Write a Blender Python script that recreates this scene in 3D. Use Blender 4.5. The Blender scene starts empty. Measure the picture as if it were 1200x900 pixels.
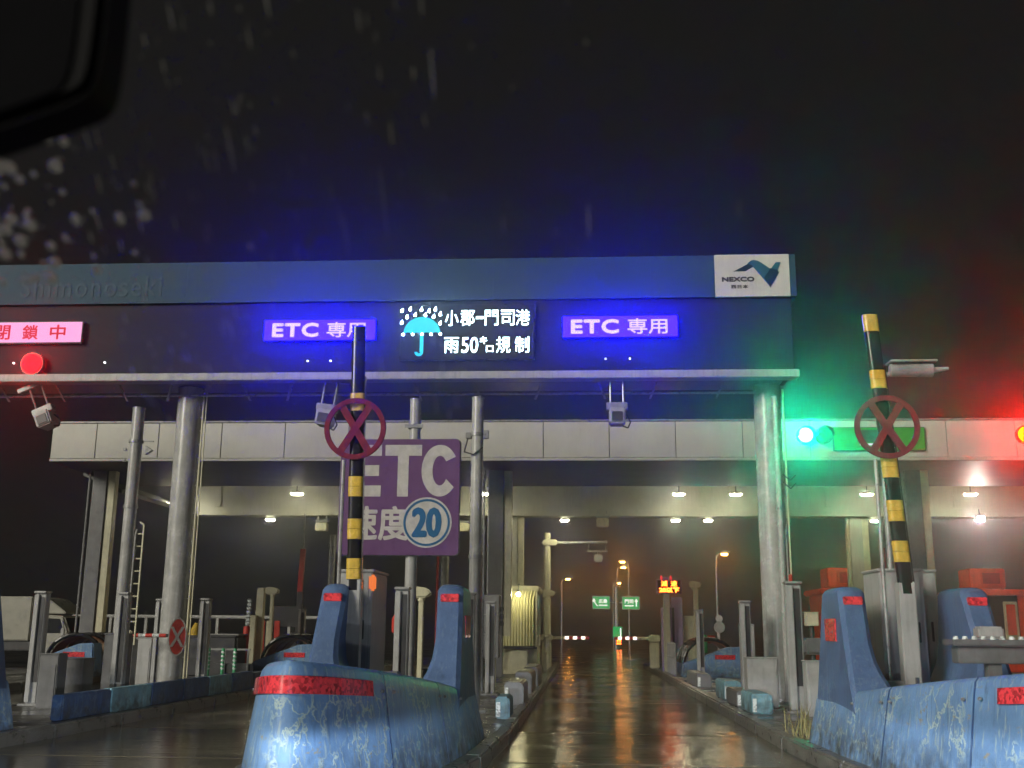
import bpy, bmesh, math, random
from mathutils import Vector, Matrix
R = math.radians
random.seed(7)
S = bpy.context.scene
C = S.collection

# ------------------------------------------------------------------ camera
cam_d = bpy.data.cameras.new('camera')
cam = bpy.data.objects.new('camera', cam_d)
C.objects.link(cam)
EYE = Vector((0.0, 0.0, 1.35))                      # a driver's eye height, road runs along +Y
pitch, yaw, roll = R(12.9), R(-3.77), R(0.5)
fw = Vector((math.sin(yaw)*math.cos(pitch), math.cos(yaw)*math.cos(pitch), math.sin(pitch)))
rt = Vector((math.cos(yaw), -math.sin(yaw), 0))
up = rt.cross(fw)
r2 = rt*math.cos(roll) + up*math.sin(roll)
u2 = r2.cross(fw)
cam.matrix_world = Matrix(((r2.x, u2.x, -fw.x, EYE.x), (r2.y, u2.y, -fw.y, EYE.y), (r2.z, u2.z, -fw.z, EYE.z), (0, 0, 0, 1)))
cam_d.sensor_width = 36
cam_d.lens = 36*1261/1200
cam_d.clip_start, cam_d.clip_end = 0.05, 2000
cam_d.dof.use_dof = True
cam_d.dof.focus_distance = 17
cam_d.dof.aperture_fstop = 7.5
S.camera = cam

# ------------------------------------------------------------------ world: even overcast night sky lit from below by the town
W = bpy.data.worlds.new('World')
S.world = W
W.use_nodes = True
bg = W.node_tree.nodes['Background']
bg.inputs['Color'].default_value = (1.0, 0.95, 0.9, 1)
bg.inputs['Strength'].default_value = 0.0085

# broad soft fill sun added behind the car, standing in for unseen plaza lights
sun_d = bpy.data.lights.new('fill_sun', 'SUN')
sun_d.energy = 3.0
sun_d.angle = R(20)
sun_d.color = (1.0, 0.95, 0.8)
sun = bpy.data.objects.new('fill_sun', sun_d)
C.objects.link(sun)
az, el = R(42), R(20)                                # from behind the camera, a little to the left
d = Vector((math.sin(az)*math.cos(el), math.cos(az)*math.cos(el), -math.sin(el)))
sun.rotation_euler = d.to_track_quat('-Z', 'Y').to_euler()

# dipped headlamps of the car the photograph is taken from (flat cut-off, as seen on the blue island noses)
def headlamp(x):
    l = bpy.data.lights.new('headlamp_light', 'SPOT')
    l.energy = 1550
    l.color = (0.86, 0.93, 1.0)
    l.spot_size, l.spot_blend, l.shadow_soft_size = R(110), 0.6, 0.05
    l.use_nodes = True
    nt = l.node_tree
    em = [n for n in nt.nodes if n.type == 'EMISSION'][0]
    tc = nt.nodes.new('ShaderNodeTexCoord')
    sp = nt.nodes.new('ShaderNodeSeparateXYZ')
    mr = nt.nodes.new('ShaderNodeMapRange')
    nt.links.new(tc.outputs['Normal'], sp.inputs[0])
    nt.links.new(sp.outputs['Y'], mr.inputs['Value'])
    mr.interpolation_type = 'SMOOTHSTEP'
    mr.inputs['From Min'].default_value = 0.004
    mr.inputs['From Max'].default_value = -0.022
    mr.inputs['To Min'].default_value = 0.16                          # stray light above the cut-off
    mr.inputs['To Max'].default_value = 1.0
    nt.links.new(mr.outputs[0], em.inputs['Strength'])
    o = bpy.data.objects.new('headlamp_light', l)
    C.objects.link(o)
    o.location = (x, 1.9, 0.68)
    o.rotation_euler = (R(90), 0, 0)
headlamp(-1.0)
headlamp(0.3)

vs = S.view_settings
S.display_settings.display_device = 'sRGB'
vs.view_transform, vs.look = 'Standard', 'None'
vs.exposure, vs.gamma = 0.0, 1.0
S.render.engine = 'CYCLES'
cy = S.cycles
cy.use_denoising = True
cy.max_bounces, cy.diffuse_bounces, cy.glossy_bounces = 5, 2, 3
cy.transmission_bounces, cy.transparent_max_bounces, cy.volume_bounces = 4, 8, 0
cy.sample_clamp_indirect = 4
cy.caustics_reflective = cy.caustics_refractive = False

# ------------------------------------------------------------------ materials
def nodes(m):
    m.use_nodes = True
    return m.node_tree, m.node_tree.nodes['Principled BSDF']

def mat(name, col, rough=0.4, metal=0.0, var=0.25, scale=6.0, bump=0.0, bscale=60.0, streak=0.0, dirt=(0.05, 0.045, 0.04), coat=0.0, spec=0.5):
    """Principled paint, metal or stone with uneven tone, gloss and vertical dirt runs."""
    m = bpy.data.materials.new(name)
    nt, p = nodes(m)
    N, Lk = nt.nodes, nt.links
    tc = N.new('ShaderNodeTexCoord')
    n1 = N.new('ShaderNodeTexNoise')
    n1.inputs['Scale'].default_value = scale
    n1.inputs['Detail'].default_value = 6
    n1.inputs['Roughness'].default_value = 0.65
    Lk.new(tc.outputs['Object'], n1.inputs['Vector'])
    mr = N.new('ShaderNodeMapRange')
    mr.inputs['From Min'].default_value, mr.inputs['From Max'].default_value = 0.3, 0.7
    mr.inputs['To Min'].default_value, mr.inputs['To Max'].default_value = 1-var, 1+var*0.4
    Lk.new(n1.outputs['Fac'], mr.inputs['Value'])
    mx = N.new('ShaderNodeMix')
    mx.data_type, mx.blend_type = 'RGBA', 'MULTIPLY'
    mx.inputs['Factor'].default_value = 1
    mx.inputs['A'].default_value = (*col, 1)
    Lk.new(mr.outputs[0], mx.inputs['B'])
    out = mx.outputs['Result']
    if streak:
        mp = N.new('ShaderNodeMapping')
        mp.inputs['Scale'].default_value = (14, 14, 0.9)
        n2 = N.new('ShaderNodeTexNoise')
        n2.inputs['Scale'].default_value = 1.6
        n2.inputs['Detail'].default_value = 5
        Lk.new(tc.outputs['Object'], mp.inputs[0])
        Lk.new(mp.outputs[0], n2.inputs['Vector'])
        r = N.new('ShaderNodeMapRange')
        r.inputs['From Min'].default_value, r.inputs['From Max'].default_value = 0.5, 0.75
        r.inputs['To Max'].default_value = streak
        Lk.new(n2.outputs['Fac'], r.inputs['Value'])
        m2 = N.new('ShaderNodeMix')
        m2.data_type = 'RGBA'
        m2.inputs['B'].default_value = (*dirt, 1)
        Lk.new(r.outputs[0], m2.inputs['Factor'])
        Lk.new(out, m2.inputs['A'])
        out = m2.outputs['Result']
    Lk.new(out, p.inputs['Base Color'])
    rr = N.new('ShaderNodeMapRange')
    rr.inputs['To Min'].default_value, rr.inputs['To Max'].default_value = max(0.04, rough-0.15), min(1, rough+0.15)
    Lk.new(n1.outputs['Fac'], rr.inputs['Value'])
    Lk.new(rr.outputs[0], p.inputs['Roughness'])
    p.inputs['Metallic'].default_value = metal
    p.inputs['Specular IOR Level'].default_value = spec
    p.inputs['Coat Weight'].default_value = coat
    p.inputs['Coat Roughness'].default_value = 0.12
    if bump:
        n3 = N.new('ShaderNodeTexNoise')
        n3.inputs['Scale'].default_value = bscale
        n3.inputs['Detail'].default_value = 4
        Lk.new(tc.outputs['Object'], n3.inputs['Vector'])
        b = N.new('ShaderNodeBump')
        b.inputs['Strength'].default_value = bump
        b.inputs['Distance'].default_value = 0.02
        Lk.new(n3.outputs['Fac'], b.inputs['Height'])
        Lk.new(b.outputs[0], p.inputs['Normal'])
    return m

def glow(name, col, strength, base=(0.02, 0.02, 0.02)):
    m = bpy.data.materials.new(name)
    nt, p = nodes(m)
    p.inputs['Base Color'].default_value = (*base, 1)
    p.inputs['Roughness'].default_value = 0.6
    p.inputs['Specular IOR Level'].default_value = 0.1
    p.inputs['Emission Color'].default_value = (*col, 1)
    p.inputs['Emission Strength'].default_value = strength
    return m

def beam_glow(name, col, strength, axis, full=6, none=19):
    """LED or signal lens: bright within a cone aimed down the approach lane, as such optics are, dim beside it."""
    m = glow(name, col, strength)
    nt = m.node_tree; N, Lk = nt.nodes, nt.links
    p = N['Principled BSDF']; g = N.new('ShaderNodeNewGeometry')
    dt = N.new('ShaderNodeVectorMath'); dt.operation = 'DOT_PRODUCT'
    Lk.new(g.outputs['Incoming'], dt.inputs[0]); dt.inputs[1].default_value = Vector(axis).normalized()
    r = N.new('ShaderNodeMapRange'); r.interpolation_type = 'SMOOTHSTEP'
    r.inputs['From Min'].default_value, r.inputs['From Max'].default_value = math.cos(R(none)), math.cos(R(full))
    r.inputs['To Min'].default_value, r.inputs['To Max'].default_value = 0.02*strength, strength
    Lk.new(dt.outputs['Value'], r.inputs['Value']); Lk.new(r.outputs[0], p.inputs['Emission Strength'])
    return m

def wet_road(name, dark, light, tile=0.5, rlo=0.03, rhi=0.22, bs=0.12):
    m = bpy.data.materials.new(name)
    nt, p = nodes(m)
    N, Lk = nt.nodes, nt.links
    g = N.new('ShaderNodeNewGeometry')
    n1 = N.new('ShaderNodeTexNoise')
    n1.inputs['Scale'].default_value, n1.inputs['Detail'].default_value = tile, 7
    n1.inputs['Roughness'].default_value = 0.6
    Lk.new(g.outputs['Position'], n1.inputs['Vector'])
    n2 = N.new('ShaderNodeTexNoise')
    n2.inputs['Scale'].default_value, n2.inputs['Detail'].default_value = 55, 3
    Lk.new(g.outputs['Position'], n2.inputs['Vector'])
    mp = N.new('ShaderNodeMapping')
    mp.inputs['Scale'].default_value = (0.7, 6.5, 1)
    n3 = N.new('ShaderNodeTexNoise')
    n3.inputs['Scale'].default_value, n3.inputs['Detail'].default_value = 1.5, 5
    Lk.new(g.outputs['Position'], mp.inputs[0])
    Lk.new(mp.outputs[0], n3.inputs['Vector'])
    mx = N.new('ShaderNodeMix')
    mx.data_type = 'RGBA'
    mx.inputs['A'].default_value, mx.inputs['B'].default_value = (*dark, 1), (*light, 1)
    a = N.new('ShaderNodeMath')
    a.operation = 'MULTIPLY'
    Lk.new(n1.outputs['Fac'], a.inputs[0])
    Lk.new(n2.outputs['Fac'], a.inputs[1])
    r0 = N.new('ShaderNodeMapRange')
    r0.inputs['From Min'].default_value, r0.inputs['From Max'].default_value = 0.12, 0.42
    Lk.new(a.outputs[0], r0.inputs['Value'])
    Lk.new(r0.outputs[0], mx.inputs['Factor'])
    Lk.new(mx.outputs['Result'], p.inputs['Base Color'])
    r1 = N.new('ShaderNodeMapRange')
    r1.inputs['From Min'].default_value, r1.inputs['From Max'].default_value = 0.38, 0.62
    r1.inputs['To Min'].default_value, r1.inputs['To Max'].default_value = rlo, rhi
    Lk.new(n1.outputs['Fac'], r1.inputs['Value'])
    Lk.new(r1.outputs[0], p.inputs['Roughness'])
    b1 = N.new('ShaderNodeBump')
    b1.inputs['Strength'].default_value, b1.inputs['Distance'].default_value = bs, 0.012
    Lk.new(n2.outputs['Fac'], b1.inputs['Height'])
    b2 = N.new('ShaderNodeBump')
    b2.inputs['Strength'].default_value, b2.inputs['Distance'].default_value = 0.5, 0.012
    Lk.new(n3.outputs['Fac'], b2.inputs['Height'])
    Lk.new(b1.outputs[0], b2.inputs['Normal'])
    Lk.new(b2.outputs[0], p.inputs['Normal'])
    p.inputs['Specular IOR Level'].default_value = 0.45
    return m

def worn_blue(name, base, crack=1.0):
    """Blue glass-fibre shell: gloss, crazed paint with pale filler showing, scrapes and long dirty runs."""
    m = bpy.data.materials.new(name)
    nt, p = nodes(m)
    N, Lk = nt.nodes, nt.links
    tc = N.new('ShaderNodeTexCoord')
    def noise(scale, detail=5, sc=None, rough=0.6):
        n = N.new('ShaderNodeTexNoise')
        n.inputs['Scale'].default_value, n.inputs['Detail'].default_value = scale, detail
        n.inputs['Roughness'].default_value = rough
        if sc:
            mp = N.new('ShaderNodeMapping')
            mp.inputs['Scale'].default_value = sc
            Lk.new(tc.outputs['Object'], mp.inputs[0])
            Lk.new(mp.outputs[0], n.inputs['Vector'])
        else:
            Lk.new(tc.outputs['Object'], n.inputs['Vector'])
        return n
    def rng(src, lo, hi, a=0.0, b=1.0):
        r = N.new('ShaderNodeMapRange')
        r.inputs['From Min'].default_value, r.inputs['From Max'].default_value = lo, hi
        r.inputs['To Min'].default_value, r.inputs['To Max'].default_value = a, b
        Lk.new(src, r.inputs['Value'])
        return r.outputs[0]
    def mul(a, b):
        q = N.new('ShaderNodeMath'); q.operation = 'MULTIPLY'
        Lk.new(a, q.inputs[0])
        if isinstance(b, float): q.inputs[1].default_value = b
        else: Lk.new(b, q.inputs[1])
        return q.outputs[0]
    def blend(a, fac, col):
        x = N.new('ShaderNodeMix'); x.data_type = 'RGBA'
        Lk.new(fac, x.inputs['Factor']); Lk.new(a, x.inputs['A'])
        x.inputs['B'].default_value = (*col, 1)
        return x.outputs['Result']
    tone = noise(2.2, 6)
    x = N.new('ShaderNodeMix'); x.data_type = 'RGBA'
    x.inputs['A'].default_value = (*[c*0.72 for c in base], 1)
    x.inputs['B'].default_value = (*[min(1, c*1.12) for c in base], 1)
    Lk.new(rng(tone.outputs['Fac'], 0.3, 0.7), x.inputs['Factor'])
    col = x.outputs['Result']
    # crazing: distorted voronoi edges, only inside patches
    dist = noise(5, 5)
    add = N.new('ShaderNodeMix'); add.data_type = 'RGBA'; add.blend_type = 'ADD'
    add.inputs['Factor'].default_value = 0.35
    mp = N.new('ShaderNodeMapping'); mp.inputs['Scale'].default_value = (1.0, 1.0, 0.55)
    Lk.new(tc.outputs['Object'], mp.inputs[0])
    Lk.new(mp.outputs[0], add.inputs['A']); Lk.new(dist.outputs['Color'], add.inputs['B'])
    vo = N.new('ShaderNodeTexVoronoi'); vo.feature = 'DISTANCE_TO_EDGE'
    vo.inputs['Scale'].default_value = 5.5
    Lk.new(add.outputs['Result'], vo.inputs['Vector'])
    line = rng(vo.outputs['Distance'], 0.015, 0.06, 1.0, 0.0)
    patch = rng(noise(1.7, 3).outputs['Fac'], 0.42, 0.52)
    sp = N.new('ShaderNodeSeparateXYZ'); Lk.new(tc.outputs['Object'], sp.inputs[0])
    low = rng(sp.outputs['Z'], 0.95, 0.7)
    crk = mul(mul(mul(line, patch), low), crack*0.85)
    col = blend(col, crk, (0.46, 0.58, 0.55))
    # long vertical runs of water and dirt
    run = noise(1.5, 4, (22, 22, 0.8))
    runm = mul(rng(run.outputs['Fac'], 0.56, 0.66), 0.75*crack)
    col = blend(col, runm, (0.32, 0.42, 0.46))
    run2 = noise(1.3, 4, (17, 17, 0.6))
    col = blend(col, mul(rng(run2.outputs['Fac'], 0.55, 0.75), 0.45), (0.035, 0.06, 0.1))
    # scrapes: bare patches near the bottom
    scr = noise(6.5, 6, (1, 1, 2.2), 0.7)
    scm = mul(mul(rng(scr.outputs['Fac'], 0.62, 0.66), low), crack*0.9)
    col = blend(col, scm, (0.3, 0.29, 0.22))
    # grime rising from the kerb
    gr = noise(7, 5)
    grz = rng(sp.outputs['Z'], 0.42, 0.1)
    col = blend(col, mul(mul(grz, rng(gr.outputs['Fac'], 0.3, 0.62)), 0.85), (0.05, 0.05, 0.04))
    p.inputs['Specular IOR Level'].default_value = 0.3
    Lk.new(col, p.inputs['Base Color'])
    Lk.new(rng(tone.outputs['Fac'], 0.3, 0.7, 0.34, 0.6), p.inputs['Roughness'])
    b = N.new('ShaderNodeBump'); b.inputs['Strength'].default_value = 0.35; b.inputs['Distance'].default_value = 0.01
    bl = N.new('ShaderNodeMath'); bl.operation = 'ADD'
    Lk.new(noise(38, 3).outputs['Fac'], bl.inputs[0]); Lk.new(mul(crk, 1.2), bl.inputs[1])
    Lk.new(bl.outputs[0], b.inputs['Height']); Lk.new(b.outputs[0], p.inputs['Normal'])
    return m

def reflector(name, col, em=0.0):
    """Prismatic retroreflective tape: small cells, wet and scuffed."""
    m = bpy.data.materials.new(name)
    nt, p = nodes(m)
    N, Lk = nt.nodes, nt.links
    tc = N.new('ShaderNodeTexCoord')
    vo = N.new('ShaderNodeTexVoronoi'); vo.inputs['Scale'].default_value = 42
    no = N.new('ShaderNodeTexNoise'); no.inputs['Scale'].default_value = 9; no.inputs['Detail'].default_value = 6
    Lk.new(tc.outputs['Object'], vo.inputs['Vector']); Lk.new(tc.outputs['Object'], no.inputs['Vector'])
    q = N.new('ShaderNodeMath'); q.operation = 'MULTIPLY'
    sx = N.new('ShaderNodeSeparateColor'); Lk.new(vo.outputs['Color'], sx.inputs[0])
    Lk.new(sx.outputs[0], q.inputs[0]); Lk.new(no.outputs['Fac'], q.inputs[1])
    r = N.new('ShaderNodeMapRange'); r.inputs['From Min'].default_value = 0.0; r.inputs['From Max'].default_value = 0.3
    Lk.new(q.outputs[0], r.inputs['Value'])
    x = N.new('ShaderNodeMix'); x.data_type = 'RGBA'
    x.inputs['A'].default_value = (*[c*0.3 for c in col], 1); x.inputs['B'].default_value = (*col, 1)
    Lk.new(r.outputs[0], x.inputs['Factor']); Lk.new(x.outputs['Result'], p.inputs['Base Color'])
    p.inputs['Roughness'].default_value = 0.22
    p.inputs['Coat Weight'].default_value = 0.5
    return m

M = {}
M['asphalt'] = wet_road('wet_asphalt', (0.014, 0.013, 0.011), (0.06, 0.054, 0.045))
M['slab'] = wet_road('wet_concrete_slab', (0.07, 0.062, 0.045), (0.25, 0.22, 0.155), 0.7, 0.02, 0.22)
M['pave'] = wet_road('wet_island_paving', (0.03, 0.03, 0.03), (0.12, 0.115, 0.1), 1.2, 0.1, 0.45)
M['kerb'] = mat('kerb_concrete', (0.17, 0.165, 0.15), 0.3, var=0.6, scale=3, bump=0.5, streak=0.5)
M['blue'] = worn_blue('worn_blue_shell', (0.17, 0.32, 0.58))
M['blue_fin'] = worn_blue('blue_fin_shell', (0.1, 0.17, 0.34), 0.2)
M['blue_pale'] = worn_blue('pale_blue_paint', (0.24, 0.48, 0.6), 0.6)
M['blue_dark'] = worn_blue('dark_blue_paint', (0.05, 0.12, 0.3), 0.3)
M['red_tape'] = reflector('red_reflective_tape', (0.95, 0.07, 0.09))
M['white_tape'] = reflector('white_reflective_tape', (0.8, 0.85, 0.85))
M['black'] = mat('black_rubber', (0.014, 0.014, 0.016), 0.3)
M['matt_black'] = mat('matt_black_plastic', (0.009, 0.009, 0.01), 0.8, spec=0.1)
M['dark'] = mat('dark_steel', (0.05, 0.05, 0.055), 0.35)
M['gantry_dark'] = mat('dark_gantry_panel', (0.02, 0.021, 0.03), 0.55, var=0.3, scale=1.0, spec=0.12)
M['strip'] = mat('blue_name_strip', (0.035, 0.08, 0.125), 0.55, var=0.15, scale=0.8, spec=0.15)
M['white_panel'] = mat('white_enamel_panel', (0.66, 0.65, 0.62), 0.5, var=0.12, scale=1.5, streak=0.08)
M['fascia'] = mat('canopy_fascia_panel', (0.56, 0.55, 0.5), 0.4, var=0.12, scale=0.8, streak=0.15, dirt=(0.3, 0.29, 0.26))
M['galv'] = mat('galvanised_steel', (0.34, 0.34, 0.34), 0.3, 0.25, var=0.3, scale=9, streak=0.3, dirt=(0.15, 0.15, 0.15))
M['pole'] = mat('grey_painted_pole', (0.42, 0.42, 0.41), 0.25, var=0.25, scale=5, streak=0.35, dirt=(0.12, 0.12, 0.12))
M['grey'] = mat('grey_cabinet_paint', (0.42, 0.42, 0.42), 0.35, var=0.2, scale=5, streak=0.3, dirt=(0.1, 0.1, 0.1))
M['grey_dark'] = mat('dark_grey_machine_paint', (0.17, 0.172, 0.18), 0.35, var=0.3, scale=5, streak=0.3)
M['beam'] = mat('canopy_beam_paint', (0.5, 0.49, 0.42), 0.45, var=0.2, scale=1.0, streak=0.2, dirt=(0.2, 0.19, 0.16))
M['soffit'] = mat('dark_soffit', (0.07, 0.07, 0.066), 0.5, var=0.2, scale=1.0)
M['cream'] = mat('cream_paint', (0.66, 0.63, 0.45), 0.35, var=0.2, scale=5, streak=0.2)
M['yellow'] = mat('barrier_yellow', (0.72, 0.48, 0.07), 0.25, var=0.25, scale=14, streak=0.15)
M['bar_black'] = mat('barrier_black', (0.013, 0.013, 0.014), 0.18, scale=14)
M['ring_red'] = mat('dark_red_ring_paint', (0.2, 0.025, 0.04), 0.25, var=0.3, scale=9, streak=0.15, spec=0.15)
M['red'] = mat('red_paint', (0.62, 0.06, 0.045), 0.3, var=0.25, scale=6, streak=0.2)
M['red_deep'] = mat('deep_red_paint', (0.4, 0.03, 0.03), 0.35, var=0.3, scale=5)
M['booth_red'] = mat('orange_red_booth_paint', (0.85, 0.1, 0.05), 0.35, var=0.25, scale=3, streak=0.25, dirt=(0.2, 0.03, 0.02))
M['purple'] = mat('purple_sign_face', (0.14, 0.07, 0.17), 0.3, var=0.15, scale=3, streak=0.12, spec=0.15)
M['sign_white'] = mat('white_sign_lettering', (0.5, 0.48, 0.46), 0.45, var=0.2, scale=9, spec=0.2)
M['sign_blue'] = mat('blue_sign_lettering', (0.02, 0.11, 0.25), 0.45, var=0.2, spec=0.2)
M['teal_dark'] = mat('dark_teal_emblem', (0.012, 0.04, 0.075), 0.35)
M['teal_mid'] = mat('mid_teal_emblem', (0.035, 0.15, 0.22), 0.35)
M['text_dark'] = mat('black_sign_lettering', (0.03, 0.03, 0.035), 0.4)
M['dim_text'] = mat('dull_grey_lettering', (0.06, 0.105, 0.15), 0.55, spec=0.15)
M['lilac'] = mat('lilac_paint', (0.44, 0.33, 0.55), 0.35, var=0.15, scale=5)
M['green'] = mat('green_paint', (0.06, 0.4, 0.18), 0.35)
M['orange'] = mat('orange_panel', (0.6, 0.22, 0.12), 0.35, var=0.3)
M['glass'] = mat('dark_window_glass', (0.02, 0.022, 0.025), 0.08, scale=3)
M['mirror_dark'] = mat('dimmed_mirror_glass', (0.006, 0.006, 0.007), 0.9, spec=0.02)
M['truck'] = mat('truck_white_paint', (0.36, 0.35, 0.3), 0.3, var=0.2, scale=2)
M['chrome'] = mat('bright_steel', (0.6, 0.6, 0.6), 0.12, 1.0)
M['straw'] = mat('dry_grass', (0.3, 0.27, 0.12), 0.7)
M['cctv'] = mat('camera_housing_grey', (0.42, 0.42, 0.42), 0.3)
# light givers
M['led_blue'] = beam_glow('violet_led_panel', (0.0011, 0.0003, 1.0), 115, (.1, -1, -.27), 9, 22)
M['led_letter'] = glow('white_led_letters', (1.0, 0.75, 0.92), 1.0)
M['led_pink'] = glow('pink_led_panel', (1.0, 0.42, 0.76), 1.15)
M['led_red'] = glow('red_led_letters', (0.8, 0.006, 0.03), 1.0)
M['led_drop'] = beam_glow('white_led_drops', (0.5, 0.85, 1.0), 120, (.1, -1, -.27), 9, 22)
M['led_white'] = beam_glow('white_led_text', (0.7, 0.95, 1.0), 7, (.1, -1, -.27), 9, 22)
M['led_cyan'] = glow('cyan_led_picture', (0.03, 0.75, 0.85), 1.1)
M['sig_green'] = beam_glow('green_signal_lens', (0.0016, 1.0, 0.40), 1000, (-.2, -1, -.18))
M['sig_red'] = beam_glow('red_signal_lens', (1.0, 0.0003, 0.0008), 60, (.52, -1, -.25))
M['sig_amber'] = beam_glow('red_amber_signal_lens', (1.0, 0.0012, 0.00001), 1000, (-.35, -1, -.18))
M['led_amber'] = glow('amber_led_text', (1.0, 0.13, 0.012), 16)
M['led_green_board'] = glow('green_lit_board', (0.03, 0.5, 0.02), 0.42)
M['sign_green_lit'] = glow('green_lit_guide_sign', (0.02, 0.4, 0.1), 1.2)
M['white_lit'] = glow('white_lit_lettering', (1.0, 0.95, 0.85), 1.6)
M['lamp'] = glow('canopy_lamp_lens', (1.0, 0.95, 0.62), 150)
M['lamp_rear'] = glow('rear_lamp_lens', (1.0, 0.95, 0.62), 170)
M['lamp_strong'] = glow('bright_floodlight_lens', (1.0, 0.97, 0.86), 650)
M['booth_lamp'] = glow('booth_lamp_lens', (1.0, 0.9, 0.5), 150)
M['sodium'] = glow('sodium_lamp_lens', (1.0, 0.36, 0.05), 300)
M['led_dot'] = glow('small_white_indicator', (0.9, 0.95, 1.0), 4)
M['boom_lit'] = glow('glowing_boom_stripe', (1.0, 0.8, 0.65), 3)  # pale boom stripe, given a glow of its own to look bright
M['boom_red'] = glow('glowing_red_boom_stripe', (0.5, 0.04, 0.02), 0.35)  # red boom stripe with a faint glow added, not a lamp
M['orange_lit'] = glow('orange_marker_lamp', (1.0, 0.22, 0.05), 0.9)

# ------------------------------------------------------------------ mesh helpers
class MB:
    def __init__(s): s.v, s.f = [], []
    def add(s, vs_, fs):
        n = len(s.v); s.v += [tuple(v) for v in vs_]; s.f += [[i+n for i in f] for f in fs]; return s
    def box(s, x0, x1, y0, y1, z0, z1):
        return s.add([(x0,y0,z0),(x1,y0,z0),(x1,y1,z0),(x0,y1,z0),(x0,y0,z1),(x1,y0,z1),(x1,y1,z1),(x0,y1,z1)],
                     [(3,2,1,0),(4,5,6,7),(0,1,5,4),(1,2,6,5),(2,3,7,6),(3,0,4,7)])
    def cyl(s, p0, p1, r0, r1=None, n=12, sx=1.0):
        r1 = r0 if r1 is None else r1
        p0, p1 = Vector(p0), Vector(p1); a = (p1-p0).normalized()
        u = a.orthogonal().normalized() if abs(a.z) < 0.95 else Vector((1,0,0)); u = (u-a*u.dot(a)).normalized(); w = a.cross(u)
        vv = []
        for p, r in ((p0, r0), (p1, r1)):
            for i in range(n):
                t = 2*math.pi*i/n; vv.append(p+u*math.cos(t)*r+w*math.sin(t)*r*sx)
        return s.add(vv, [(i,(i+1)%n,n+(i+1)%n,n+i) for i in range(n)]+[tuple(range(n-1,-1,-1)), tuple(range(n,2*n))])
    def tube(s, pts, r, n=8):
        for a, b in zip(pts, pts[1:]): s.cyl(a, b, r, n=n)
        return s
    def prism(s, poly, axis, a, b):
        """poly: 2-D outline; axis 'y': (x,z) outline extruded along y; 'x': (y,z); 'z': (x,y)."""
        def p3(p, t): return {'y': (p[0], t, p[1]), 'x': (t, p[0], p[1]), 'z': (p[0], p[1], t)}[axis]
        n = len(poly); vv = [p3(p, a) for p in poly]+[p3(p, b) for p in poly]
        return s.add(vv, [tuple(range(n)), tuple(range(2*n-1, n-1, -1))]+[(i, n+i, n+(i+1)%n, (i+1)%n) for i in range(n)])
    def disc(s, c, r, y0, y1, n=28, r_in=None):
        if r_in is None:
            return s.prism([(c[0]+r*math.cos(2*math.pi*i/n), c[1]+r*math.sin(2*math.pi*i/n)) for i in range(n)], 'y', y0, y1)
        vv = []
        for y in (y0, y1):
            for q in (r, r_in):
                vv += [(c[0]+q*math.cos(2*math.pi*i/n), y, c[1]+q*math.sin(2*math.pi*i/n)) for i in range(n)]
        fs = []
        for i in range(n):
            j = (i+1) % n
            fs += [(i,j,n+j,n+i), (2*n+j,2*n+i,3*n+i,3*n+j), (j,i,2*n+i,2*n+j), (n+i,n+j,3*n+j,3*n+i)]
        return s.add(vv, fs)
    def rrect(s, x0, x1, z0, z1, r, y0, y1, k=5):
        p = []
        for cx, cz, a0 in ((x1-r, z1-r, 0), (x0+r, z1-r, 90), (x0+r, z0+r, 180), (x1-r, z0+r, 270)):
            p += [(cx+r*math.cos(R(a0+90*i/k)), cz+r*math.sin(R(a0+90*i/k))) for i in range(k+1)]
        return s.prism(p, 'y', y0, y1)
    def mesh(s, name, m, bevel=0.0, seg=2, smooth=40):
        me = bpy.data.meshes.new(name); bm = bmesh.new()
        vl = [bm.verts.new(v) for v in s.v]
        for f in s.f:
            try: bm.faces.new([vl[i] for i in f])
            except ValueError: pass
        bmesh.ops.recalc_face_normals(bm, faces=bm.faces)
        if bevel:
            es = [e for e in bm.edges if len(e.link_faces) == 2 and e.calc_face_angle(0) > R(30)]
            bmesh.ops.bevel(bm, geom=es, offset=bevel, segments=seg, affect='EDGES', clamp_overlap=True)
        if smooth:
            for f in bm.faces: f.smooth = True
            for e in bm.edges: e.smooth = len(e.link_faces) == 2 and e.calc_face_angle(0) < R(smooth)
        bm.to_mesh(me); bm.free()
        me.materials.append(m if not isinstance(m, str) else M[m])
        return me
    def build(s, name, m, parent=None, bevel=0.0, seg=2, smooth=40):
        o = bpy.data.objects.new(name, s.mesh(name, m, bevel, seg, smooth)); C.objects.link(o); o.parent = parent
        return o

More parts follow.
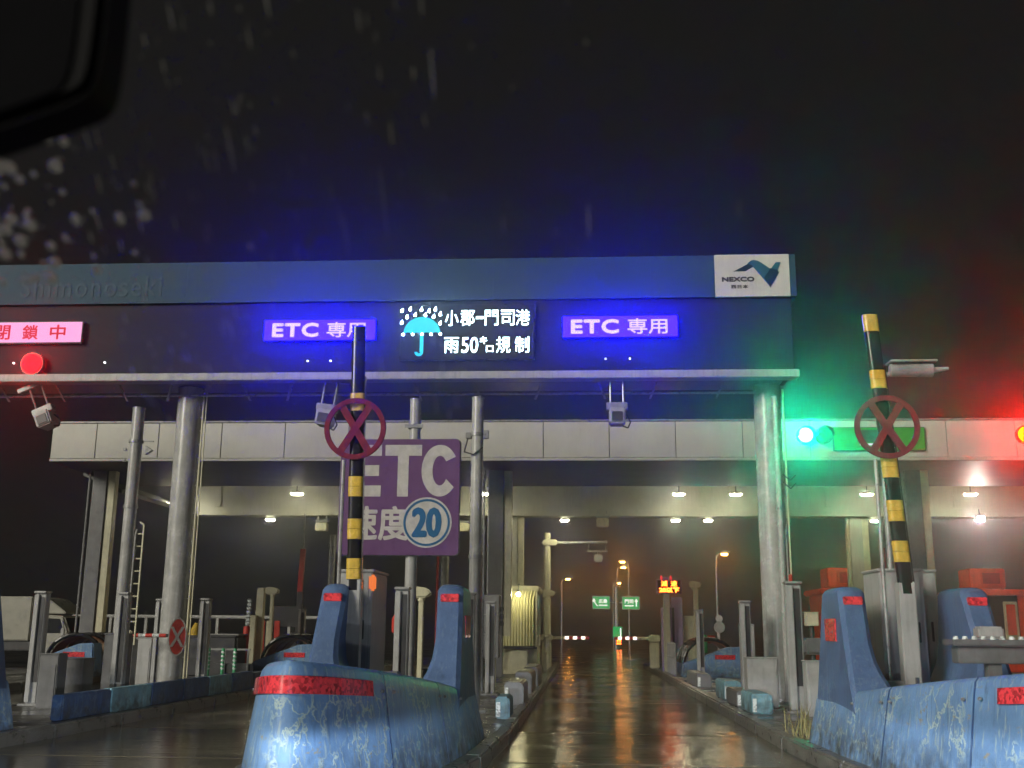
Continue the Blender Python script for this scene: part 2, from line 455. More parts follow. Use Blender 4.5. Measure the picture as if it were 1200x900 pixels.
def tag(o, label=None, cat=None, group=None, kind=None):
    if label: o['label'] = label
    if cat: o['category'] = cat
    if group: o['group'] = group
    if kind: o['kind'] = kind
    return o
def thing(name, label, cat, loc=(0,0,0), rotz=0.0, group=None):
    o = bpy.data.objects.new(name, None); C.objects.link(o)
    o.empty_display_size = 0.2; o.location = loc; o.rotation_euler = (0, 0, rotz)
    return tag(o, label, cat, group)
def clone(root, loc, label=None, rotz=None):
    def cp(o, par):
        c = o.copy(); C.objects.link(c); c.parent = par
        for ch in o.children: cp(ch, c)
        return c
    r = cp(root, None); r.location = loc
    if rotz is not None: r.rotation_euler = (0, 0, rotz)
    if label: r['label'] = label
    return r
def writing(name, s, m, parent, x, z, y, height, width=None, bold=0.0, depth=0.004, spacing=1.0, weight=0.0):
    """Flat lettering facing -Y, its box centred on (x, z), the given height and (if set) width; weight thickens strokes (metres)."""
    cu = bpy.data.curves.new(name, 'FONT'); cu.body = s; cu.size = 1.0; cu.offset = bold; cu.extrude = 0.0
    cu.space_character = spacing; cu.resolution_u = 3
    t = bpy.data.objects.new(name, cu); C.objects.link(t)
    me = bpy.data.meshes.new_from_object(t.evaluated_get(bpy.context.evaluated_depsgraph_get()))
    bpy.data.objects.remove(t); bpy.data.curves.remove(cu)
    xs = [v.co.x for v in me.vertices]; ys = [v.co.y for v in me.vertices]
    if not xs: return None
    cx, cyy = (min(xs)+max(xs))/2, (min(ys)+max(ys))/2
    h0, w0 = height-2*weight, (width-2*weight if width else None)
    k = h0/(max(ys)-min(ys)); kx = w0/(max(xs)-min(xs)) if w0 else k
    src = bmesh.new(); src.from_mesh(me)
    bmesh.ops.remove_doubles(src, verts=src.verts, dist=1e-5)
    flat = [[(v.co.x-cx)*kx, (v.co.y-cyy)*k] for v in src.verts]
    src.verts.index_update()
    faces = [[v.index for v in f.verts] for f in src.faces]
    rim = [(e.verts[0].index, e.verts[1].index) for e in src.edges if len(e.link_faces) == 1]
    src.free()
    mb = MB(); shifts = [(0, 0)]
    if weight: shifts += [(dx*weight, dz*weight) for dx, dz in ((-1, 0), (1, 0), (0, 1), (0, -1), (-.7, .7), (.7, .7), (-.7, -.7), (.7, -.7))]
    for i, (dx, dz) in enumerate(shifts):
        yy = y+i*0.00006; n = len(flat)
        mb.add([(x+p[0]+dx, yy, z+p[1]+dz) for p in flat]+[(x+p[0]+dx, y+depth-i*0.00006, z+p[1]+dz) for p in flat],
               [list(f) for f in faces]+[[q+n for q in reversed(f)] for f in faces]+[(a_, b_, b_+n, a_+n) for a_, b_ in rim])
    return mb.build(name, m, parent, smooth=0)

# ------------------------------------------------------------------ setting: road, lanes, islands
PERIOD = 5.65
ISL = {'z': -2.1-2*PERIOD, 'b': -2.1-PERIOD, 'a': -2.1, 'c': -2.1+PERIOD, 'e': -2.1+2*PERIOD, 'f': -2.1+3*PERIOD}
tag(MB().add([(-290,-25,0),(290,-25,0),(290,460,0),(-290,460,0)], [(0,1,2,3)]).build('road', 'asphalt', smooth=0), kind='structure')
first = None
for cx in (ISL['b']+PERIOD/2, ISL['a']+PERIOD/2, ISL['c']+PERIOD/2):
    lane = bpy.data.objects.new('lane_pavement', None); C.objects.link(lane); lane.location = (cx, 0, 0); tag(lane, kind='structure')
    y = 7.6
    for L in (4.2, 3.4, 6.5, 6.5, 6.5, 6.5, 4.4):
        if L not in globals().setdefault('slab_cache', {}):
            slab_cache[L] = MB().box(-1.6, 1.6, 0, L-0.07, -0.05, 0.006).mesh('slab', 'slab', 0.004, 1)
        o = bpy.data.objects.new('slab', slab_cache[L]); C.objects.link(o); o.parent = lane; o.location = (0, y, 0); y += L

Y0, Y1 = 7.1, 44.0
def half(yy):                                       # island half-width: pointed bow, then parallel kerbs
    t = min(1, max(0, (yy-Y0)/6.5)); return 1.2*math.sqrt(max(0, 1-(1-t)**2.0))
edge = [(half(y), y) for y in (7.1, 7.2, 7.45, 7.9, 8.6, 9.6, 11, 13.6)]+[(1.2, 13.6+2*i) for i in range(1, 16)]
edge = [e for e in edge if e[1] <= Y1]
stone_mesh = MB().box(-0.09, 0.09, 0.006, 1.994, -0.1, 0.16).mesh('kerb_stone', 'kerb', 0.025, 2)
for k, cx in ISL.items():
    fp = bpy.data.objects.new('pavement', None); C.objects.link(fp); fp.location = (cx, 0, 0); tag(fp, kind='structure')
    inner = [(max(0.0, w-0.16), y+(0.16 if w < 0.9 else 0)) for w, y in edge]
    poly = [(-w, y) for w, y in inner]+[(w, y) for w, y in reversed(inner[1:])]
    MB().prism(poly, 'z', -0.05, 0.145).build('paving_slab', 'pave', fp, smooth=0)
    for (w0, y0), (w1, y1) in zip(edge, edge[1:]):
        for sgn in (-1, 1):
            dx, dy = (w1-w0)*sgn, y1-y0; L = math.hypot(dx, dy)
            if L < 0.05: continue
            o = bpy.data.objects.new('kerb_stone', stone_mesh); C.objects.link(o); o.parent = fp
            nx = -0.09*sgn
            o.location = (w0*sgn+nx*dy/L, y0+0.09*abs(dx)/L, random.uniform(-0.006, 0.006)); o.rotation_euler = (0, random.uniform(-0.012, 0.012), -math.atan2(dx, dy)); o.scale = (1, L/2.0, 1)

# ------------------------------------------------------------------ blue island noses
def nose(cx, dy, label):
    t = thing('island_nose', label, 'crash barrier', (cx, dy, 0.145), 0, 'blue boat shaped noses of the toll islands')
    yt = 7.7
    st = [0, 0.006, 0.02, 0.045, 0.09, 0.16, 0.3, 0.5, 0.8, 1.3, 2.0, 2.8, 3.6, 4.4, 5.3]
    def wr(s): return 0.80*(1-(1-min(1, s/4.6))**2.2)**0.6         # rim half-width
    def zr(s): return 0.985-0.095*min(s, 4.1)-0.02*max(0, s-4.1)       # rim height above paving
    path = [(-wr(s), yt+s, zr(s)) for s in reversed(st)]+[(wr(s), yt+s, zr(s)) for s in st[1:]]
    prof = [(0.13, 0.0), (0.10, 0.25), (0.06, 0.55), (0.02, 0.85), (0.0, 0.96), (-0.03, 1.0), (-0.12, 1.0), (-0.15, 0.97), (-0.16, 0.6)]
    n = len(path); m = MB(); vv = []
    for i, (x, y, z) in enumerate(path):
        a = path[max(0, i-1)]; b = path[min(n-1, i+1)]
        tx, ty = b[0]-a[0], b[1]-a[1]; L = math.hypot(tx, ty) or 1; nx, ny = ty/L, -tx/L    # outward for a path running left rear -> tip -> right rear
        for o_, h in prof: vv.append((x+nx*o_, y+ny*o_, z*h))
    q = len(prof)
    m.add(vv, [(i*q+j, (i+1)*q+j, (i+1)*q+j+1, i*q+j+1) for i in range(n-1) for j in range(q-1)])
    sh = m.build('shell', 'blue', t, smooth=60)
    dk = [(x*0.9, y+0.12) for x, y, z in path]
    MB().prism(dk, 'z', 0.36, 0.42).build('deck', 'grey_dark', t, smooth=0)
    # red tape band round the bow, a flexible strip a few mm proud, in sections
    def off(s, sg, o_, h):
        x, y, z = sg*wr(s), yt+s, zr(s)
        e = 0.01; ax, ay = wr(s+e)-wr(max(0, s-e)), (s+e)-max(0, s-e); L = math.hypot(ax, ay); nx, ny = sg*ay/L, -ax/L
        if s == 0: nx, ny = 0, -1
        return (x+nx*o_, y+ny*o_, z*h)
    for sa, sb in ((-0.75, -0.36), (-0.355, -0.1), (-0.095, 0.095), (0.1, 0.36), (0.365, 0.58), (0.585, 0.8)):
        ss = [sa+(sb-sa)*i/6 for i in range(7)] if sa*sb > 0 else [-.095, -.03, -.008, 0, .008, .03, .095]; b = MB(); vv = []
        for s in ss:
            sg = -1 if s < 0 else 1
            for o_, h in ((0.028, 0.90), (0.040, 0.90), (0.052, 0.775), (0.04, 0.775)): vv.append(off(abs(s), sg, o_, h))
        b.add(vv, [(i*4+j, i*4+(j+1) % 4, i*4+4+(j+1) % 4, i*4+4+j) for i in range(6) for j in range(4)]+[(0,1,2,3), (24,25,26,27)])
        b.build('reflective_band', 'red_tape', sh, smooth=50)
    for sg in (-1, 1):                                              # cover strips over the joints between shell sections, and bolts
        for s0 in (1.05, 2.6):
            b = MB(); vv = []
            for o_, h in prof[:6]:
                for e, q in ((0, .002), (0, .006), (.016, .006), (.016, .002)): vv.append(off(s0+e, sg, o_+q, h))
            b.add(vv, [(i*4+j, i*4+(j+1) % 4, i*4+4+(j+1) % 4, i*4+4+j) for i in range(5) for j in range(4)]+[(0,1,2,3), (20,21,22,23)])
            b.build('joint_strip', 'blue_dark', sh, smooth=40)
        for s0 in (0.95, 1.17, 2.5, 2.72, 3.6):
            p0, p1 = off(s0, sg, .04, .82), off(s0, sg, .062, .82)
            MB().cyl(p0, p1, .014, .011, 8).build('bolt', 'galv', sh)
    # tall fins on both sides
    for sg in (-1, 1):
        zs = [0.42, 0.52, 0.6, 0.68, 0.78, 0.92, 1.1, 1.35, 1.62, 1.665, 1.69]
        b = MB(); vv = []
        for i, z in enumerate(zs):
            s = (z-0.42)/1.27
            xo = 0.825-0.05*s; th = 0.28+0.36*max(0, 1-s*1.7)**2.4
            yf = yt+3.45+0.72*s**0.8; yr = yt+5.3-0.35*s
            if i >= 9: k = (0.02, 0.06)[i-9]; xo -= k; th -= 2*k; yf += k; yr -= k
            c = 0.045
            for px, py in ((xo, yf+c), (xo-c, yf), (xo-th+c, yf), (xo-th, yf+c), (xo-th, yr-c), (xo-th+c, yr), (xo-c, yr), (xo, yr-c)): vv.append((sg*px, py, z))
        k = len(zs)
        b.add(vv, [(i*8+j, i*8+(j+1) % 8, i*8+8+(j+1) % 8, i*8+8+j) for i in range(k-1) for j in range(8)]+[tuple(range(8)), tuple(range(k*8-8, k*8))])
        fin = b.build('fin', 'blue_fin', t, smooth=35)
        xm = 0.825-0.05*0.88-0.14
        MB().box(sg*xm-0.1, sg*xm+0.1, yt+4.07, yt+4.14, 1.5, 1.585).build('reflector', 'red_tape', fin, 0.008)
        MB().box(sg*0.797-0.012, sg*0.797+0.006, yt+4.25, yt+4.75, 1.12, 1.36).build('reflector', 'red_tape', fin, 0.006)
    return t
nose(ISL['a']+.03, 0, 'chipped blue boat shaped island nose directly left of the open lane')
nose(ISL['c']-.06, 0, 'scraped blue boat shaped island nose at the right, below the leaning barrier arm')
nose(ISL['b'], 0.1, 'blue island nose cut off by the left edge of the picture')

# ------------------------------------------------------------------ upright closing arms with a ringed cross
def barrier(x, y, ztop, lean, label, dark_tip=False):
    t = thing('closing_barrier', label, 'barrier arm', (x, y, 0.145), 0, 'raised yellow and black closing arms')
    MB().box(-0.09, 0.09, -0.05, 0.12, 0.4, 1.75).build('arm_post', 'grey', t, 0.012)
    MB().box(-0.12, 0.12, -0.09, 0.16, 0.35, 0.6).build('hinge_box', 'grey_dark', t, 0.015)
    z0, z1 = 1.62, ztop-0.145
    def X(z): return -(z-z0)*math.tan(lean)
    L = z1-z0
    # sections from the top down in metres, yellow and black alternating
    k1, k2 = (.53, .05) if dark_tip else (.37, .07)
    zz = z1; secs = [('bar_black' if dark_tip else 'yellow', .21), ('bar_black', k1+.1), ('yellow', .11), ('yellow', .11), ('bar_black', .74+k2), ('yellow', .12), ('yellow', .12), ('bar_black', .26), ('yellow', .12), ('yellow', .12), ('bar_black', .22), ('yellow', .12), ('yellow', .12)]
    secs.append(('bar_black', L/.955-sum(h for _, h in secs)))
    for c, h in secs:
        h *= .955; a, b = zz-h+0.004, zz; zz -= h
        w = 0.085 if c == 'yellow' else 0.078
        m = MB(); k = 14; vv = []
        for z in (a, b):
            for i in range(k):
                u = 2*math.pi*i/k; cc, s_ = math.cos(u), math.sin(u)
                vv.append((X(z)+w*math.copysign(abs(cc)**0.6, cc), 0.7*w*math.copysign(abs(s_)**0.6, s_), z))
        m.add(vv, [(i, (i+1) % k, k+(i+1) % k, k+i) for i in range(k)]+[tuple(range(k-1, -1, -1)), tuple(range(k, 2*k))])
        m.build('band', c, t)
    MB().add([(X(z0+.02)+.084, -.03, z0+.02), (X(z0+.02)+.094, -.03, z0+.02), (X(z0+.02)+.094, .03, z0+.02), (X(z0+.02)+.084, .03, z0+.02),
              (X(z1-.6)+.084, -.03, z1-.6), (X(z1-.6)+.094, -.03, z1-.6), (X(z1-.6)+.094, .03, z1-.6), (X(z1-.6)+.084, .03, z1-.6)],
             [(0,1,2,3), (4,5,6,7), (0,1,5,4), (1,2,6,5), (2,3,7,6), (3,0,4,7)]).build('edge_strip', 'chrome', t)
    zc = 3.57-0.145; xc = X(zc)
    g = MB(); g.disc((xc, zc), 0.355, -0.125, -0.09, 40, 0.295)
    g.build('ring', 'ring_red', t, 0.006, 2)
    for a in (58, -58):
        p = Vector((math.cos(R(a)), math.sin(R(a)))); nrm = Vector((-p.y, p.x))
        pts = [p*0.3+nrm*0.04, p*-0.3+nrm*0.04, p*-0.3-nrm*0.04, p*0.3-nrm*0.04]
        yo = -0.118 if a > 0 else -0.114
        MB().prism([(xc+q.x, zc+q.y) for q in pts], 'y', yo, yo+0.02).build('cross_bar', 'ring_red', t)
    MB().cyl((xc, -0.1, zc+0.0), (xc, 0.02, zc), 0.03).build('hub', 'dark', t)
    MB().cyl((-0.2, 0.12, 0), (-0.2, 0.12, 3.1), 0.022, n=8).build('side_pipe', 'galv', t)
    return t
barrier(-2.53, 12.0, 4.80, R(1.1), 'upright yellow black closing arm in front of the purple speed sign', True)
barrier(3.47, 12.0, 4.88, R(3.5), 'leaning yellow black closing arm on the right island, bright yellow tip')

def cabinet(x0, x1, y0, y1, z0, z1, label, lamp=None):
    cx, cyy = (x0+x1)/2, (y0+y1)/2; hx, hy = (x1-x0)/2, (y1-y0)/2
    t = thing('control_cabinet', label, 'cabinet', (cx, cyy, z0), 0, 'grey control cabinets on the island noses')
    H = z1-z0
    MB().box(-hx, hx, -hy, hy, 0.0, H-0.03).build('body', 'grey', t, 0.015)
    MB().box(-hx-0.02, hx+0.02, -hy-0.02, hy+0.02, H-0.03, H).build('lid', 'grey', t, 0.01)
    d = MB().box(-hx+0.04, hx-0.04, -hy-0.014, -hy+0.006, 0.1, H-0.09).build('door', 'grey', t, 0.006)
    MB().box(hx-0.1, hx-0.075, -hy-0.035, -hy-0.012, H*0.45, H*0.6).build('handle', 'dark', d, 0.005)
    for z in (0.25, H-0.3): MB().cyl((-hx+0.03, -hy-0.016, z), (-hx+0.03, -hy-0.016, z+0.08), 0.012, n=8).build('hinge', 'dark', t)
    for x in (-hx*0.5, hx*0.5): MB().cyl((x, 0, H), (x, 0, H+0.035), 0.014, n=8).build('lifting_eye', 'dark', t)
    for sx in (-1, 1): MB().box(sx*hx*0.8-0.03, sx*hx*0.8+0.03, -hy*0.9, hy*0.9, -0.05, 0).build('foot', 'dark', t)
    if lamp: MB().box(hx-0.06, hx+0.03, -hy-0.01, -hy+0.1, H-0.24, H-0.06).build('marker_lamp', 'orange_lit', t, 0.02)
    return t
cabinet(-2.8, -2.4, 12.4, 13.35, 0.6, 2.02, 'grey control cabinet with orange marker lamp on its top corner', True)
cabinet(3.3, 3.78, 12.4, 13.1, 0.6, 2.06, 'large grey control cabinet behind the foot of the leaning arm')
cabinet(3.96, 4.2, 13.3, 13.9, 0.58, 2.1, 'darker grey narrow cabinet right behind the large cabinet')

# machine tray with a row of studs, by the right nose
t = thing('boom_rest', 'flat grey machine tray with a row of white studs on top', 'machine', (3.84, 10.7, 0.565))
MB().box(-0.4, 0.42, -0.16, 0.16, 0.68, 0.74).build('tray', 'grey_dark', t, 0.012)
MB().box(-0.12, 0.12, -0.05, 0.12, 0.745, 0.86).build('motor_cover', 'grey', t, 0.02)
MB().box(-0.34, 0.3, -0.1, 0.1, 0.52, 0.677).build('under_beam', 'grey_dark', t, 0.01)
MB().box(-0.06, 0.06, -0.06, 0.06, 0.0, 0.517).build('support', 'grey_dark', t)
for i in range(9): MB().cyl((-0.36+i*0.085, -0.12, 0.74), (-0.36+i*0.085, -0.12, 0.77), 0.028, 0.02, n=8).build('stud', 'white_tape', t)
t = thing('boom_machine', 'low grey hinge machine with pale blue clip beside large cabinet', 'machine', (3.3, 12.15, 0.565))
MB().prism([(-.28, .0), (.3, .0), (.3, .22), (.12, .3), (-.1, .3), (-.28, .16)], 'y', -.14, .16).build('casing', 'grey', t, 0.012)
MB().box(-0.32, -0.25, -0.2, -0.15, 0.05, 0.28).build('clip', 'blue_pale', t, 0.01)
MB().cyl((0.2, -0.2, 0.0), (0.2, -0.2, 0.34), 0.02).build('pin', 'chrome', t)
t = thing('boom_machine', 'small dark bolt block with white studs on the left nose rim', 'machine', (-2.02, 11.6, 0.56))
MB().box(-0.16, 0.1, -0.1, 0.1, 0.0, 0.36).build('casing', 'grey_dark', t, 0.015)
for i in range(4): MB().box(-0.15+i*0.065, -0.11+i*0.065, -0.125, -0.09, 0.2, 0.33).build('stud', 'white_tape', t, 0.006)

# ------------------------------------------------------------------ vehicle detector posts
def detector():
    t = thing('vehicle_detector', 'x', 'sensor post', (0, 0, 0), 0, 'grey vehicle detector posts on the islands')
    MB().box(-0.09, 0.09, -0.02, 0.13, 0.03, 1.72).build('housing', 'grey', t, 0.012)
    MB().box(-0.088, -0.01, -0.06, -0.021, 0.05, 1.70).build('flange', 'grey', t, 0.008)
    MB().box(-0.006, 0.07, -0.026, -0.015, 0.35, 1.66).build('sensor_window', 'dark', t, 0.003)
    MB().box(-0.1, 0.1, -0.07, 0.14, 1.72, 1.755).build('cap', 'galv', t, 0.008)
    MB().box(-0.16, 0.16, -0.12, 0.2, 0.0, 0.03).build('base_plate', 'galv', t, 0.005)
    b = MB()
    for sx in (-0.13, 0.13):
        for sy in (-0.09, 0.17): b.cyl((sx, sy, 0.03), (sx, sy, 0.05), 0.014, n=6)
    b.build('bolt', 'dark', t)
    return t
det = detector()
dets = [(-8.62, 17.0, 'grey detector post nearest the left edge of the picture, before the truck'),
        (-7.40, 17.3, 'grey detector post between the tall pole and the thick left column'),
        (-8.3, 21.2, 'small grey detector post just left of the thick gantry column'),
        (-7.2, 20.6, 'grey detector post right of the round no entry sign'),
        (-2.38, 14.4, 'dark grey detector post under the purple speed sign'),
        (-1.72, 16.6, 'grey detector post in front of the second tall pole'),
        (2.86, 19.6, 'short grey detector post left of the right gantry column'),
        (3.33, 17.6, 'wide grey detector post in front of the right gantry column'),
        (-1.78, 21.3, 'grey detector post by the striped pads left of the lane'),
        (2.95, 28.0, 'far grey detector post in front of the lilac pillar'),
        (-8.0, 31.0, 'far grey detector post left of the thin grey mast')]
for i, (x, y, l) in enumerate(dets):
    o = det if i == 0 else clone(det, (x, y, 0.145))
    o.location = (x, y, 0.145); o['label'] = l
    if i == 7: o.scale = (1.35, 1.2, 1.14)

# junction boxes standing by the detectors
def gbox(name, label, x, y, w, dp, z0, z1, m='grey_dark', cat='box', grp=None, lid=True, panel=True):
    t = thing(name, label, cat, (x, y, z0), 0, grp); H = z1-z0
    MB().box(-w/2, w/2, -dp/2, dp/2, 0, H-0.02).build('body', m, t, 0.012)
    if lid: MB().box(-w/2-0.012, w/2+0.012, -dp/2-0.012, dp/2+0.012, H-0.02, H).build('lid', m, t, 0.006)
    if panel: MB().box(-w/2+0.03, w/2-0.03, -dp/2-0.01, -dp/2+0.005, H*0.12, H*0.8).build('door', m, t, 0.004)
    return t
gbox('equipment_box', 'dark box left of the tall thin pole, left island', -7.68, 17.9, .34, .35, .145, 1.25)
gbox('equipment_box', 'dark box at the foot of the tall thin pole, left island', -8.12, 16.6, .3, .3, .145, .95)
gbox('equipment_box', 'wide dark low box beside the leftmost grey detector post', -8.35, 17.8, .5, .4, .145, .85)
gbox('equipment_box', 'grey box behind the tall thin pole near thick column', -8.75, 21.6, .45, .3, .145, 1.15, 'grey')
gbox('equipment_box', 'pale grey box at the foot of short detector post, right', 2.98, 18.9, .5, .4, .145, .95, 'grey')
gbox('equipment_box', 'tall pale grey box right of the short detector post', 3.02, 20.6, .24, .3, .145, 1.5, 'grey')
gbox('equipment_box', 'grey box at the foot of the right gantry column', 3.5, 17.0, .34, .3, .145, .95, 'grey')
gbox('equipment_box', 'dark box between right gantry column and blue nose', 3.78, 16.4, .3, .3, .145, 1.1)
gbox('equipment_box', 'dark block behind the left nose rim below the speed sign', -1.75, 13.3, .3, .3, .56, .9)
# stacked dark machine before the booth
t = thing('antenna_machine', 'dark stacked machine housing left of the yellowish booth screen', 'machine', (-1.98, 24, 0.145))
for i, (a, b) in enumerate(((1.55, 1.96), (1.13, 1.54), (.62, 1.12))): MB().box(-.2, .18, -.18, .18, a, b).build('housing', 'grey_dark', t, 0.02)
MB().box(-.1, .1, -.1, .1, 0, .62).build('leg', 'cream', t, 0.01)
for z in (1.3, 1.45, 1.6): MB().box(.181, .26, -.1, .04, z, z+.1).build('connector', 'dark', t, 0.01)

# ------------------------------------------------------------------ purple sign with its pole
t = thing('speed_sign', 'purple square sign reading ETC and speed 20 on a grey pole', 'sign', (-2.37, 15.0, 0.145))
X0, X1, Z0, Z1 = -3.39+2.37, -1.70+2.37, 2.35-.145, 3.97-.145
bd = MB().rrect(X0, X1, Z0, Z1, 0.07, -0.13, -0.10).build('board', 'purple', t, 0.004, 1)
def heavy(ch, x0, z0, w, h, k):
    if ch == 'E': p = [(0, 0), (w, 0), (w, k), (k, k), (k, h/2-k/2), (w*.93, h/2-k/2), (w*.93, h/2+k/2), (k, h/2+k/2), (k, h-k), (w, h-k), (w, h), (0, h)]
    elif ch == 'T': p = [(w/2-k/2, 0), (w/2+k/2, 0), (w/2+k/2, h-k), (w, h-k), (w, h), (0, h), (0, h-k), (w/2-k/2, h-k)]
    else:
        p = [(w/2*(1+math.cos(R(a))), h/2*(1+math.sin(R(a)))) for a in range(32, 329, 9)]
        p += [(w/2+(w/2-k)*math.cos(R(a)), h/2+(h/2-k)*math.sin(R(a))) for a in range(326, 30, -9)]
    MB().prism([(x0+u, z0+v) for u, v in p], 'y', -.135, -.1305).build('lettering', 'sign_white', bd, smooth=0)
for ch, x0, w in (('E', -3.25, .44), ('T', -2.76, .52), ('C', -2.24, .52)): heavy(ch, x0+2.37, 3.16-.145, w, .73, .155)
MB().rrect(X0-.012, X1+.012, Z0-.012, Z1+.012, 0.08, -0.099, -0.085).build('frame', 'galv', bd, 0.003, 1)
writing('lettering', '速度', 'sign_white', bd, -2.83+2.37, 2.79-.145, -0.135, 0.48, 0.86, weight=0.012)
cxx, czz = -2.15+2.37, 2.80-.145
MB().disc((cxx, czz), 0.35, -0.134, -0.128, 40).build('white_disc', 'sign_white', bd)
MB().disc((cxx, czz), 0.325, -0.139, -0.1335, 40, 0.295).build('blue_circle', 'sign_blue', bd)
writing('lettering', '20', 'sign_blue', bd, cxx, czz, -0.1385, 0.42, 0.42, weight=0.022)
MB().cyl((0, 0, 0), (0, 0, 4.41), 0.085, 0.08, 18).build('pole', 'pole', t)
MB().cyl((0, 0, 4.41), (0, 0, 4.43), 0.088, n=18).build('pole_cap', 'galv', t)
for z in (2.5, 3.6, 4.0):
    MB().cyl((0, 0, z), (0, 0, z+.06), 0.1, n=16).build('clamp', 'galv', t)
    MB().box(-.5 if z < 3.9 else -.13, .5 if z < 3.9 else .13, -.098, -.086, z, z+.05).build('bracket', 'galv', t)
MB().box(-0.15, 0.15, -0.15, 0.15, 0, 0.03).build('base_plate', 'galv', t)

def mast(x, y, h, r, label, clamps=(), boxes=(), grp='tall grey steel masts on the islands'):
    t = thing('steel_mast', label, 'mast', (x, y, 0.145), 0, grp)
    MB().cyl((0, 0, 0), (0, 0, h), r, r*0.95, 20).build('pole', 'pole', t)
    MB().cyl((0, 0, h), (0, 0, h+0.025), r*1.03, n=20).build('pole_cap', 'galv', t)
    MB().box(-r*2, r*2, -r*2, r*2, 0, 0.03).build('base_plate', 'galv', t)
    for z in clamps:
        MB().cyl((0, 0, z), (0, 0, z+0.05), r*1.15, n=16).build('clamp', 'galv', t)
    for bx, by, z, w, hh in boxes:
        MB().box(bx-w/2, bx+w/2, by-w/2, by+w/2, z, z+hh).build('fitting', 'galv', t, 0.01)
    MB().tube([(r+0.03, -0.02, 0.3), (r+0.03, -0.02, h*0.55), (r+0.05, -0.02, h*0.57)], 0.018, 6).build('conduit', 'galv', t)
    return t
m2 = mast(-1.67, 17.0, 4.86, 0.1, 'tall grey mast standing right of the purple speed sign', (2.3, 4.25), ((-.14, -.02, 4.2, .09, .1), (.14, -.02, 4.2, .09, .14)))
MB().tube([(-.15, -.05, 4.2), (-.2, -.08, 3.98), (-.05, -.12, 3.93), (.1, -.1, 4.05)], 0.012, 6).build('cable_loop', 'dark', m2)
m3 = mast(-8.15, 19.0, 5.13, 0.115, 'tall grey mast left of the thick gantry column', (3.3, 4.5), ((-.2, 0, 4.35, .06, .06), (-.2, 0, 4.15, .06, .06)))
MB().box(.1, .32, -.02, .02, 4.52, 4.54).build('bracket', 'galv', m3)
MB().prism([(.2, 4.28), (.32, 4.36), (.2, 4.44)], 'y', -.05, .05).build('small_horn', 'galv', m3)
lad = MB()
MB().tube([(.28, 0, .9), (.28, 0, 3.0), (.2, 0, 3.05)], 0.02, 6).build('ladder_rail', 'cream', m3)
for i in range(8): MB().cyl((.12, 0, 1.3+i*.22), (.28, 0, 1.3+i*.22), .012, n=6).build('rung', 'cream', m3)
m4 = mast(3.62, 19.98, 5.5, 0.06, 'thin bright pole standing against the right gantry column', (3.4, 1.5))
for zz in (3.9, 4.05): MB().tube([(.07, -.03, zz), (.2, -.06, zz-.12), (.3, -.04, zz-.02)], .014, 6).build('cable', 'dark', m4)

# ------------------------------------------------------------------ sign gantry
GY = 20.0
g = thing('sign_gantry', 'dark overhead sign gantry with a blue name strip across the lanes', 'gantry', (-7.75, GY, 0))
gx = 7.75
L0, L1 = -20.0, 4.12
MB().box(L0+gx, L1+gx-.1, 0, 1.1, 6.12, 8.40).build('sign_case', 'gantry_dark', g, 0.02)
x = L0
k = 0
while x < 2.5:                                       # blue strip panels
    x2 = min(x+3.05, 2.575)
    MB().box(x+gx+.0008, x2+gx-.0008, -.07, -.003, 7.61, 8.45).build('strip_panel', 'strip', g, 0.001, 1); x = x2
lp = MB().box(2.58+gx, 4.0+gx, -.08, -.003, 7.61, 8.46).build('logo_panel', 'white_panel', g, 0.006, 1)
MB().box(4.003+gx, L1+gx, -.075, .4, 7.61, 8.455).build('strip_end', 'strip', g, 0.006, 1)
def lg(u, v): return (2.58+gx+u*1.42, 7.61+v*.85)      # logo drawing, u right, v up
def emblem(pts, m, y): MB().prism([lg(*p) for p in pts], 'y', y, -.079).build('emblem', m, lp, smooth=0)
emblem([(.25, .595), (.47, .79), (.56, .745), (.41, .595)], 'teal_dark', -.085)
emblem([(.44, .78), (.485, .845), (.53, .865), (.585, .84), (.64, .78), (.74, .65), (.82, .55), (.735, .22), (.50, .735)], 'teal_mid', -.088)
emblem([(.655, .43), (.75, .66), (.86, .57), (.735, .205)], 'teal_dark', -.0905)
emblem([(.735, .205), (.885, .80), (.82, .80), (.76, .67), (.745, .45)], 'teal_mid', -.092)
emblem([(.73, .21), (.735, .66), (.795, .63), (.845, .61)], 'teal_dark', -.094)
writing('lettering', 'NEXCO', 'text_dark', lp, lg(.31, .41)[0], lg(.31, .41)[1], -.085, .1, .62, weight=.008)
writing('lettering', '西日本', 'text_dark', lp, lg(.325, .235)[0], lg(.3, .235)[1], -.085, .075, .32, weight=.003, spacing=1.2)
writing('lettering', 'Shimonoseki', 'dim_text', g, -9.75+gx, 7.97, -.078, .44, 2.9, weight=.006, spacing=1.15)
